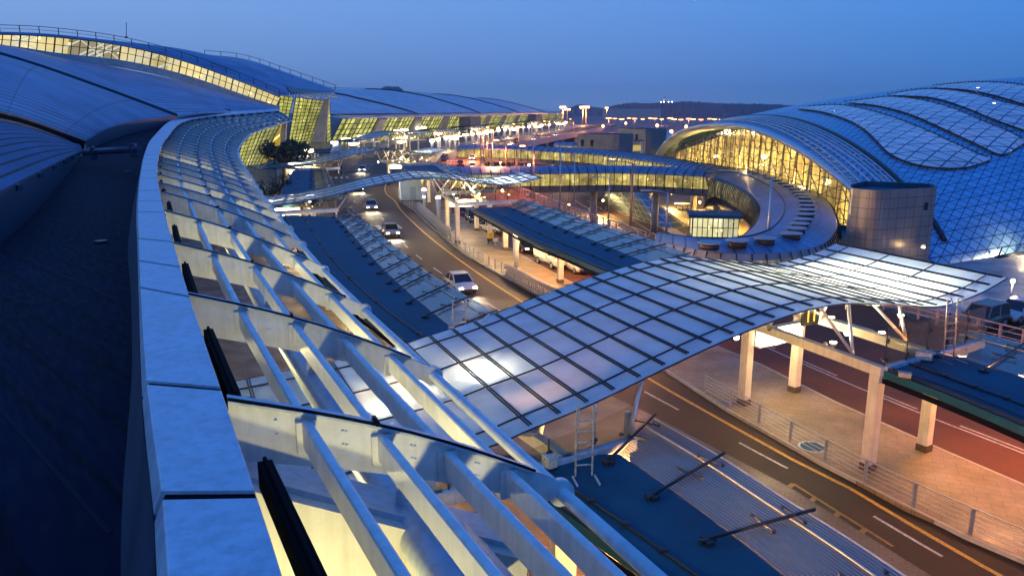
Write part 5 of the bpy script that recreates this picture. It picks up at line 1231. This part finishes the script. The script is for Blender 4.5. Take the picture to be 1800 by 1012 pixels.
for px, py, pw in ((880, 285, 5000), (930, 290, 4000), (990, 300, 3000), (1000, 330, 2500)):
    p = G(px, py, -3); t = thing('yard_lamp', 'warm yard lamp on a pole among the cars of the lower yard', 'lamp', Vector((p.x, p.y, -9.1)), 'pole lamps in the lower yard'); MB().sphere(p, .35, 8).build('lamp_bulb', lamp_em, t); MB().tube([Vector((p.x, p.y, -9.1)), p], .09, 6).build('lamp_stem', dark_steel, t); lamp(p - Vector((0, 0, .6)), pw, (1, .6, .26), .3, t)
for i, (px, py, w) in enumerate(((938, 277, 5), (952, 280, 7), (985, 276, 5), (1050, 305, 6), (905, 277, 4))):
    q = G(px, py, -9.1); t = thing('yard_hut', ['small pale lit hut far left in the lower yard', 'cream hut with a flat roof in the lower yard', 'pale hut under the far skybridge', 'cream lit hut between the two skybridges', 'narrow cream hut by the ramp piers'][i], 'hut', q, 'huts in the lower yard')
    MB().box(q + Vector((0, 0, 2)), (w, 3, 4)).build('hut_wall', stone, t); MB().box(q + Vector((0, 0, 4.15)), (w + .6, 3.6, .25)).build('hut_roof', roof_blue, t); MB().box(q + Vector((0, -1.52, 2)), (w * .6, .06, 1.6)).build('hut_window', pg, t)
# ================================================================== LIGHT POLES
def pole(px, pyb, pyt, zb, label, m_, r=.14, arm=True, lit=None, armdir=-1):
    b = G(px, pyb, zb); r_ = ray(px, pyt); tt = b.y / r_.y; h = H + r_.z * tt - zb
    t = thing('light_pole', label, 'lamp post', b, 'tall light poles'); mb = MB(); mb.tube([b, b + Vector((0, 0, h))], r, 10, True, [r, r * .6]); mb.build('pole_shaft', m_, t)
    MB().cyl(b, r * 2, .5, 10).build('pole_base', m_, t)
    if arm:
        c = b + Vector((0, 0, h - .1)); mb = MB(); mb.tube([c, c + Vector((armdir * 1.1, 0, .25)), c + Vector((armdir * 2.2, .2, .3))], .06, 6); mb.build('pole_arm', m_, t)
        mb = MB(); mb.box(c + Vector((armdir * 2.5, .2, .3)), (1.3, .45, .18)); mb.build('lamp_head', galv if not lit else lamp_em, t, bevel=.04)
    if lit: lamp(b + Vector((armdir * 2.4, .2, h - .2)), lit, (1, .62, .3), .3, t)
    return t
redp = mat('red_lit_pole', (.42, .2, .15), .5, .1, 1, .15)  # red glow of the road light put into the pole colour
pole(1108, 414, 286, 0, 'reddish light pole rising before the near skybridge', redp, .2)
pole(1346, 470, 312, 0, 'tall grey light pole with a long arm in front of the ring roof', galv, .18, armdir=-1)
pole(1170, 432, 338, -1, 'grey light pole in front of the courtyard discs', galv, .14)
pole(1069, 400, 313, -6, 'thin grey light pole by the sloping courtyard skylight', galv, .14)
pole(984, 375, 258, -4, 'grey light pole crossing the yellow bridge windows on the left', galv, .16, arm=False)
pole(908, 318, 255, 0, 'reddish pole on the left beside the ramp bend', redp, .2, arm=False)
pole(937, 330, 240, -4, 'grey pole between the ramp and the vent blocks', galv, .2, arm=False)
pole(866, 300, 232, 0, 'grey pole standing at the bend of the ramp', galv, .2, arm=False)
pole(845, 290, 222, 0, 'reddish pole left of the ramp bend', redp, .2, arm=False)
pole(971, 355, 300, -3, 'thin dark pole before the tip of the middle canopy', galv, .12, arm=False)
pole(1009, 360, 270, -3, 'slim grey pole before the left end of the bridge windows', galv, .12, arm=False)
pole(1583, 470, 412, 0, 'short lamp pole with a curved arm by the bronze tower', galv, .12)
t = thing('plaza_lamp', 'glowing globe lamp on a short pole at the right edge of the plaza', 'lamp post', G(1775, 532, 0)); r_ = ray(1776, 494); tt = ORG[t].y / r_.y; hh_ = H + r_.z * tt
MB().cyl(ORG[t], .07, hh_, 10, .05).build('pole_shaft', galv, t); MB().cyl(ORG[t], .14, .3, 10).build('pole_base', galv, t); MB().sphere(ORG[t] + Vector((0, 0, hh_)), .16, 8).build('lamp_globe', lamp_em, t); lamp(ORG[t] + Vector((0, -.3, hh_ + .2)), 700, (1, .68, .36), .15, t)
# ================================================================== FAR WING OF THE TERMINAL
FW = thing('terminal_wing', 'long far terminal wing with five blue vault humps over a leaning yellow glass wall', 'terminal', (-20, 600, 0))
E0, E1 = D(580, 206, 320), D(986, 198.5, 900)
E0.z, E1.z = 12.2, 10.5
dv = (E1 - E0); dv.z = 0; Lw = dv.length; dv.normalize(); nb = Vector((-dv.y, dv.x, 0))
NE = 100
def ridge_z(u):
    return (lerp(24.2, 27., min(1, u / .35)) if u < .35 else lerp(27., 24.5, (u - .35) / .37) if u < .72 else lerp(24.5, 11.6, ((u - .72) / .28) ** 1.8))
rows = []
for i in range(NE + 1):
    u = i / NE; e = lerp(E0, E1, u); fr_ = (u * 4.6 + .15) % 1.; r_ = []
    for k in range(15):
        v = k / 14; z = e.z + (ridge_z(u) - e.z) * math.sin(v * math.pi / 2) ** .85 + 1.3 * (math.sin(math.pi * fr_) - .6) * math.sin(math.pi * min(1, v * .9 + .1))
        r_.append(e + nb * 62 * v + Vector((0, 0, z - e.z)) - dv * 18 * v * 0)
    rows.append(r_)
mb = MB(); mb.gridm(rows, True, True); mb.build('roof_vault', m_seam_roof('wing_roof_sheet', (.40, .47, .55), 2.4, .42, .82, 40.), FW)
mb = MB(); mb.gridm([[rows[NE][k], Vector((rows[NE][k].x, rows[NE][k].y, 8))] for k in range(15)], True); mb.build('gable_end', flashing, FW)
mb = MB()
for c in (.18, .4, .62, .84):
    i = int(c * NE); mb.tube([rows[max(0, i - int(10 * math.sin(k / 14 * 1.5)))][k] + Vector((0, 0, .3)) for k in range(15)], .5, 5)
mb.tube([r_[14] + Vector((0, 0, .6)) for r_ in rows], .12, 4); mb.tube([r_[0] + Vector((0, 0, .2)) for r_ in rows], .35, 5)
mb.build('roof_seam', dark_steel, FW)
mb = MB()
for i in range(0, NE, 1):
    for h_ in (0, .5):
        e = lerp(E0, E1, (i + h_) / NE); mb.beam(e + Vector((0, 0, -.3)), e - nb * 6.5 + Vector((0, 0, -1.2)), .35, .5)
for q in range(5): mb.beam(E0 - nb * 1.6 * (q + .6) + Vector((0, 0, -.3 - .2 * q)), E1 - nb * 1.5 * (q + .6) + Vector((0, 0, -.3 - .2 * q)), .4, .35)
mb.build('eave_louvres', coping_m, FW)
ns = 12
for s_ in range(ns):
    a, b = lerp(E0, E1, (s_ + .03) / ns), lerp(E0, E1, (s_ + .8) / ns)
    off = nb * 4
    lit_wall([a + off * .2 - nb * 0 + Vector((0, 0, -a.z)) + dv * -3, b + off * .2 + Vector((0, 0, -b.z)) + dv * -3, b - nb * 4.5 + Vector((0, 0, -1.2)), a - nb * 4.5 + Vector((0, 0, -1.2))], 8, 5, FW, term_glass, mw=.3)
    c, d = lerp(E0, E1, (s_ + .8) / ns), lerp(E0, E1, (s_ + .97) / ns)
    solid([Vector((c.x, c.y, 0)) + dv * -3, Vector((d.x, d.y, 0)) + dv * -3, d - nb * 4.1 + Vector((0, 0, -1.6)), c - nb * 4.1 + Vector((0, 0, -1.6))], 1.5, 'stone_pier', stone, FW)
for i, (px, w) in enumerate(((720, 26), (870, 30))):
    k = .3 if i == 0 else .66; e = lerp(E0, E1, k); t = thing('dark_annex', ['dark grey box annex in front of the far glass facade', 'second dark box annex further along the far facade'][i], 'building', Vector((e.x, e.y, 0)) - nb * 9)
    q = ORG[t]; ax = Matrix((dv, nb, Vector((0, 0, 1)))).transposed(); MB().box(q + Vector((0, 0, 4.8)), (w, 7, 9.6), ax=ax).build('annex_wall', conc_d, t); MB().box(q + Vector((0, 0, 9.75)), (w + .8, 7.8, .3), ax=ax).build('annex_roof', flashing, t)
# far platform columns and bright fittings along the facade
for k in range(30):
    y = 262 + k * 11; q = on(PLR, y) - Vector((3.2, 0, 0)); t = thing('platform_lamp', 'bright column lamp in the long far row on the platform', 'lamp post', Vector((q.x, q.y, .16)), 'far platform column lamps')
    MB().cyl((q.x, q.y, .16), .3, 4.2, 8, .5).build('lamp_column', white, t); MB().sphere((q.x, q.y, 4.8), .75, 7, .6).build('lamp_bowl', lamp_em, t)
    if k % 3 == 0: lamp((q.x, q.y, 5.6), 3800, (1, .66, .3), .4, t)
for k in range(18):
    y = 150 + k * 24; q = on(KERB, y) - Vector((4, 0, 0)); t = thing('kerb_lamp', 'bright kerb lamp along the far terminal frontage', 'lamp post', Vector((q.x, q.y, .16)), 'far kerb lamps'); MB().cyl((q.x, q.y, .16), .25, 4.4, 8).build('lamp_column', white, t); MB().box((q.x, q.y, 4.9), (3.5, 2.2, .7)).build('light_panel', lamp_big, t)
    if k % 3 == 0 or k < 5: lamp((q.x, q.y, 4.2), 3500, (1, .7, .34), .4, t)
# ================================================================== APRON, MASTS, HILLS
mb = MB(); mb.poly([(60, 700), (900, 480), (1800, 1500), (200, 2400), (60, 1400)], -9.0); struct(mb.build('apron', mat('apron_concrete', (.12, .10, .095), .8, 0, .01, .35)))
def mast(px, tt, pyt, label, pw, zb=-9, r=.7, n=4):
    p = D(px, 215, tt); top = D(px, pyt, tt).z; t = thing('light_mast', label, 'light mast', Vector((p.x, p.y, zb)), 'tall apron light masts'); MB().tube([(p.x, p.y, zb), (p.x, p.y, top)], r, 8, True, [r, r * .6]).build('mast_shaft', mat('pale_mast', (.55, .42, .25), .5), t)
    mb = MB(); mb.cyl((p.x, p.y, top - .4), r * 2.2, .5, 10); mb.build('head_frame', galv, t); mb = MB(); [mb.sphere((p.x + r * 3.0 * math.cos(q), p.y + r * 3.0 * math.sin(q), top + .2), r * 1.3, 7) for q in (0, 1.57, 3.14, 4.71)][:n]; mb.build('flood_lamps', lamp_or, t)
    if pw: lamp((p.x, p.y, top - 2), pw, (1, .42, .14), 1., t)
for px, tt, pt, lb, pw in ((989, 760, 189, 'brightest apron mast right of the far terminal wing', 60000), (997, 800, 193, 'apron mast just right of the brightest one', 0), (1024, 720, 189, 'left mast of the tall lit apron pair', 60000), (1030, 725, 189, 'right mast of the tall lit apron pair', 0), (1066, 1300, 190, 'lone distant apron mast beneath the hill end', 40000)): mast(px, tt, pt, lb, pw)
for i in range(18):
    px = 1072 + i * 11.5 + random.uniform(-3, 3); py = 208 + (i % 3) * .8 + (1 if px > 1180 else 0); tt = 900 + random.uniform(-150, 300); p = D(px, py, tt)
    t = thing('road_lamp', 'small orange lamp in the distant row across the airfield', 'street lamp', Vector((p.x, p.y, -9)), 'distant orange road lamps'); MB().tube([(p.x, p.y, -9), p], .22, 5).build('lamp_pole', redp, t); MB().box(p, (5, 1.4, .7)).build('lamp_head', lamp_or, t)
    if i % 4 == 0: lamp(p - Vector((0, 0, 1.5)), 25000, (1, .33, .12), 1., t)
for i, (px, py, tt) in enumerate(((1060, 222, 500), (1100, 217, 600), (1155, 221, 480), (1206, 223, 460), (1250, 222, 470), (1180, 232, 380), (1240, 236, 340))):
    p = D(px, py, tt); t = thing('road_lamp', 'orange lamp on the elevated road beyond the vent blocks', 'street lamp', Vector((p.x, p.y, -9)), 'orange elevated road lamps'); MB().tube([(p.x, p.y, -9), p], .2, 5).build('lamp_pole', redp, t); MB().sphere(p, .8, 7).build('lamp_head', lamp_or, t); lamp(p + Vector((0, 0, 1.2)), 22000, (1, .34, .12), .8, t)
for i, (py, z, a, b, t0, t1) in enumerate(((224, -1.5, 1040, 1330, 420, 420), (233, -1.5, 1130, 1290, 330, 300))):
    P = [D(lerp(a, b, k / 12), py - k * .2, lerp(t0, t1, k / 12)) for k in range(13)]; P = [Vector((p.x, p.y, z)) for p in P]
    t = thing('elevated_road', ['distant elevated road crossing behind the vent blocks', 'nearer elevated road with piers left of the golden arch'][i], 'viaduct', Vector((P[6].x, P[6].y, -9))); mb = MB(); mb.slab(offset(P, -4), offset(P, 4), .9); mb.build('road_deck', conc, t); mb = MB()
    for q in (offset(P, -4), offset(P, 4)): mb.gridm([[x, x + Vector((0, 0, 1))] for x in q], True)
    mb.build('parapet', conc, t)
    for k in range(1, 12, 2): MB().cyl((P[k].x, P[k].y, -9.2), .9, 7, 10).build('pier', conc, t)
for i, (px, py) in enumerate(((1152, 243), (1146, 232), (1168, 236))):
    p = D(px, py, 330); t = thing('tent_roof', ['white peaked fabric canopy lit from below beside the vent block', 'pale fabric canopy behind the peaked one', 'small fabric canopy farthest right by the viaduct'][i], 'tent', Vector((p.x, p.y, -9)), 'white fabric canopies'); mb = MB()
    top = p + Vector((0, 0, 2)); ring = [p + Vector((6 * math.cos(q), 6 * math.sin(q), -2 + .8 * math.cos(2 * q))) for q in [k * math.pi / 6 for k in range(12)]]; mb.add([top] + ring, [(0, 1 + k, 1 + (k + 1) % 12) for k in range(12)]); mb.build('tent_fabric', frost, t); MB().tube([(p.x, p.y, -9.2), top], .2, 6).build('tent_pole', white, t); lamp(p - Vector((0, 0, 3.5)), 6000, WARM, .4, t)
t = thing('low_hangar', 'long low pale hangar at the foot of the wooded hill', 'hangar', D(1110, 199, 1900)); p = ORG[t]; p = Vector((p.x, p.y, -9)); MB().box(p + Vector((0, 0, 12)), (130, 60, 22)).build('hangar_wall', conc, t); mb = MB(); mb.gridm([[p + Vector((x, -30, 23 + 4 * math.cos(x / 65 * 1.4))), p + Vector((x, 30, 23 + 4 * math.cos(x / 65 * 1.4)))] for x in range(-65, 66, 10)], True); mb.build('hangar_roof', flashing, t)
# hills as a ridge of rough terrain
def hills(pts, tt, dep, name, seed):
    rnd = random.Random(seed); P = catmull([Vector((a, b, 0)) for a, b in pts], 14); rows = []
    for i, c in enumerate(P):
        top = D(c.x, c.y + rnd.uniform(-.35, .35), tt); r_ = []
        for k in range(9):
            f = k / 8; r_.append(Vector((top.x * (1 - .18 * (1 - f)), top.y - dep * (1 - f), lerp(-9.5, top.z, math.sin(f * math.pi / 2) ** .8) + (rnd.uniform(-3, 3) if 0 < k < 8 else 0))))
        r_.append(Vector((top.x * 1.1, top.y + dep, -9.5))); rows.append(r_)
    mb = MB(); mb.gridm(rows, False); return struct(mb.build(name, hill_m))
hills([(1075, 196), (1085, 190), (1095, 183), (1110, 181.5), (1140, 182), (1165, 180.5), (1185, 180.5), (1200, 178.8), (1220, 179.5), (1250, 181), (1280, 182.5), (1310, 183), (1345, 183.5), (1385, 185.5), (1405, 187), (1440, 190), (1500, 194)], 2300, 420, 'hills', 3)
hills([(560, 190), (640, 176), (664, 160), (676, 153), (692, 153), (705, 157), (730, 176), (800, 188)], 2500, 300, 'far_hill', 4)
hills([(985, 196), (1010, 187), (1022, 184.5), (1040, 188), (1062, 190), (1080, 186), (1095, 184), (1120, 190)], 2700, 300, 'distant_hills', 5)
t = thing('radome', 'white radome ball on the summit of the wooded hill', 'radome', D(1168, 180, 2290)); p = ORG[t]; MB().sphere(p + Vector((0, 0, 9)), 6.5, 12).build('dome', white, t); MB().cyl(p - Vector((0, 0, 6)), 5, 12, 14).build('dome_base', conc, t); 
mb = MB(); [mb.sphere(p + Vector((x, -10, 1)), 1.1, 6) for x in (-12, -4, 10, 20)]; mb.build('base_lamps', lamp_em, t)
# ================================================================== TREES
def tree(p, h, r, label, seed, name='broadleaf_tree', nleaf=2600, sq=.7):
    rnd = random.Random(seed); t = thing(name, label, 'tree', p); mb = MB(); c = p + Vector((0, 0, h * .62))
    mb.tube([p, p + Vector((.1, 0, h * .3)), p + Vector((-.1, .1, h * .55))], .3, 8, True, [h * .04, h * .03, h * .02])
    cl = []
    for k in range(16):
        a = rnd.uniform(0, 6.28); q = c + Vector((math.cos(a) * r * rnd.uniform(.2, .75), math.sin(a) * r * rnd.uniform(.2, .75), rnd.uniform(-.35, .45) * r * sq)); cl.append((q, r * rnd.uniform(.25, .42)))
        mb.tube([p + Vector((0, 0, h * rnd.uniform(.3, .5))), lerp(p + Vector((0, 0, h * .5)), q, .6), q], .05, 5, True, [h * .016, h * .01, h * .004])
    mb.build('trunk', wood_m, t)
    mb = MB()
    for k in range(nleaf):
        q, rr = rnd.choice(cl); d = Vector((rnd.gauss(0, 1), rnd.gauss(0, 1), rnd.gauss(0, .8))); d = d.normalized() * rr * rnd.random() ** .4; q = q + d; s_ = rnd.uniform(.12, .3) * r / 4
        x = Vector((rnd.uniform(-1, 1), rnd.uniform(-1, 1), rnd.uniform(-1, 1))).normalized(); y = x.cross(Vector((rnd.uniform(-1, 1), rnd.uniform(-1, 1), rnd.uniform(-1, 1)))).normalized()
        mb.add([q - x * s_, q + y * s_ * .6, q + x * s_, q - y * s_ * .6], [(0, 1, 2, 3)])
    mb.build('crown', leaf_m, t); return t
p = G(497, 296, 0); p = D(497, 270, 150); tree(Vector((p.x, p.y, .15)), 11.2, 5., 'dark spreading tree in front of the yellow glass wall', 11, nleaf=4200, sq=.55)
for i, (px, py, tt, h, r) in enumerate(((470, 325, 105, 6.5, 2.2), (492, 318, 112, 7, 2.), (478, 330, 98, 4, 1.6))):
    p = D(px, py, tt); tree(Vector((p.x, p.y, .15)), h, r, ['thin garden tree beneath the third wave canopy on the left', 'slender tree next to the end of the short blue shelter', 'low garden shrub under the edge of the louvre eave'][i], 20 + i, 'garden_tree', 900, 1.2)
lamp((D(475, 318, 118).x, D(475, 318, 118).y, 2.2), 500, (1, .55, .22), .3, None)
# ================================================================== LIGHT OF THE PLACE AND ADDED LAMPS
def soffit(pts, pw, col, where, z=4.12):  # unseen lamps added under the decks to light roads and platform
    for k, (px, py) in enumerate(pts):
        p = G(px, py, z); t = thing('added_soffit_lamp', 'added round soffit lamp ' + where, 'lamp', p, 'added soffit lamps under the shelters'); MB().cyl(p, .2, .06, 12).build('lamp_lens', lamp_em, t); MB().cyl(p + Vector((0, 0, .06)), .26, .1, 12).build('lamp_housing', white, t); lamp(p - Vector((0, 0, .2)), pw, col, .12, t)
soffit([(870, 380), (915, 395), (960, 410), (1030, 435), (1090, 470)], 1100, (1, .62, .27), 'under the platform shelter above the white truck')
soffit([(1640, 655), (1740, 690), (1840, 730)], 60, (1, .52, .2), 'under the right hand teal shelter')
soffit([(1050, 835), (1120, 885), (1210, 940), (1310, 1000)], 1900, (1, .42, .12), 'under the bottom shelter')
soffit([(550, 400), (600, 450), (655, 500), (715, 550)], 900, (1, .70, .3), 'under the long left shelter')
soffit([(520, 315), (530, 340)], 2500, (1, .66, .28), 'under the short shelter by the black car')
soffit([(955, 400), (1020, 425), (1090, 455), (1140, 470)], 1100, (1, .30, .10), 'on the outer edge of the platform shelter over the reddish road')
soffit([(1690, 625), (1800, 660), (1900, 690)], 900, (1, .36, .11), 'on the outer edge of the teal shelter over the reddish road')
# floodlights added low on the terminal wall to brighten the underside of the louvres
for k, i in enumerate((3, 9, 15, 21, 27, 33, 39)):
    p = CO[min(len(CO) - 1, i * 2)] ; q = CO[min(len(CO) - 1, i * 2 + 1)]; d = (q - p).normalized(); nn = Vector((d.y, -d.x, 0)); c = p + nn * .6 - Vector((0, 0, 4.4))
    t = thing('added_floodlight', 'added wall floodlight under the louvre eave lighting its underside', 'floodlight', c, 'added wall floodlights under the louvre eave'); MB().box(c, (.35, .3, .18), ax=Matrix((nn, d, Vector((0, 0, 1)))).transposed()).build('lamp_housing', galv, t); MB().box(c + Vector((0, 0, .11)), (.3, .25, .03)).build('lamp_lens', lamp_em, t); lamp(c + Vector((0, 0, .25)), 520, (1, .86, .36), .12, t)
# sodium street lights over the outer road and ramp
for k, (y, pw) in enumerate(((135, 14000), (165, 24000), (198, 40000), (232, 48000), (275, 50000), (330, 50000), (400, 44000), (480, 44000))):
    q = on(RAIL, y) + Vector((.7, 0, 0)); t = thing('road_light', 'slim sodium street light at the guard rail of the outer road', 'street lamp', q, 'sodium street lights along the outer road'); hh_ = 8.5
    if y > 60: MB().tube([q, q + Vector((0, 0, hh_))], .09, 8).build('pole_shaft', redp, t); MB().tube([q + Vector((0, 0, hh_)), q + Vector((-1.6, 0, hh_ + .3))], .06, 6).build('pole_arm', redp, t); MB().box(q + Vector((-2., 0, hh_ + .28)), (.9, .3, .16)).build('lamp_head', lamp_or, t)
    else:
        hh_ = 1.25; MB().box(q + Vector((-.7, 0, 1.2)), (.3, .3, .3)).build('lamp_head', lamp_or, t); hh_ = 6
    lamp(q + Vector((-2.2, 0, hh_ - .2)), pw, (1, .31, .10), .25, t, spot=150)
# ================================================================== SKY, CAMERA, RENDER
w = bpy.data.worlds.new('World'); S.world = w; w.use_nodes = True
N = w.node_tree.nodes; L = w.node_tree.links; bg = N['Background']
tc = N.new('ShaderNodeTexCoord'); sx = N.new('ShaderNodeSeparateXYZ'); L.new(tc.outputs['Generated'], sx.inputs[0])
rp = N.new('ShaderNodeValToRGB'); cr = rp.color_ramp
mr = N.new('ShaderNodeMapRange'); mr.inputs[1].default_value = -.1; mr.inputs[2].default_value = 1.; L.new(sx.outputs[2], mr.inputs[0]); L.new(mr.outputs[0], rp.inputs[0])
def st(z, c):
    e = cr.elements.new((z + .1) / 1.1); e.color = (*c, 1)
cr.elements[0].color = (.03, .06, .15, 1); cr.elements[1].color = (.03, .17, .74, 1)
st(-.01, (.07, .14, .32)); st(.0, (.125, .25, .52)); st(.035, (.12, .26, .60)); st(.11, (.14, .32, .735)); st(.2, (.15, .36, .82)); st(.45, (.07, .27, .84))
ad = N.new('ShaderNodeVectorMath'); ad.operation = 'MULTIPLY_ADD'; ad.inputs[1].default_value = (-.95, -.36, -.05); ad.inputs[2].default_value = (1, 1, 1)   # the west (left) glows paler
cx_ = N.new('ShaderNodeMath'); cx_.operation = 'MAXIMUM'; cx_.inputs[1].default_value = -.7; L.new(sx.outputs[0], cx_.inputs[0]); cy_ = N.new('ShaderNodeMath'); cy_.operation = 'MINIMUM'; cy_.inputs[1].default_value = .7; L.new(cx_.outputs[0], cy_.inputs[0])
L.new(cy_.outputs[0], ad.inputs[0])
sc = N.new('ShaderNodeVectorMath'); sc.operation = 'MULTIPLY'; L.new(rp.outputs[0], sc.inputs[0]); L.new(ad.outputs[0], sc.inputs[1])
L.new(sc.outputs[0], bg.inputs[0]); bg.inputs[1].default_value = 1.06
cam = bpy.data.cameras.new('camera'); co = bpy.data.objects.new('camera', cam); COL.objects.link(co)
co.location = (0, 0, H); co.rotation_euler = (R(90) - PT, 0, 0)
cam.sensor_width = 36; cam.lens = 36 * F / 1800; cam.clip_start = .1; cam.clip_end = 20000
S.camera = co
S.view_settings.view_transform = 'Standard'; S.view_settings.look = 'None'; S.view_settings.exposure = 0; S.view_settings.gamma = 1
S.render.engine = 'CYCLES'; S.cycles.use_denoising = True; S.cycles.max_bounces = 6; S.cycles.diffuse_bounces = 2; S.cycles.glossy_bounces = 3; S.cycles.transmission_bounces = 4; S.cycles.transparent_max_bounces = 10
S.cycles.sample_clamp_indirect = 4; S.cycles.use_light_tree = True; S.cycles.caustics_reflective = False; S.cycles.caustics_refractive = False
hz_m = bpy.data.materials.new('haze_air'); hz_m.use_nodes = True; hn = hz_m.node_tree; hn.nodes.remove(hn.nodes['Principled BSDF'])
pv = hn.nodes.new('ShaderNodeVolumePrincipled'); pv.inputs['Color'].default_value = (.72, .84, 1., 1); pv.inputs['Density'].default_value = .00014; hn.links.new(pv.outputs[0], hn.nodes['Material Output'].inputs['Volume'])
mb = MB(); mb.box((650, 1850, 54.5), (6500, 4500, 131)); hzo = mb.build('haze', hz_m, local=True); hzo['kind'] = 'stuff'
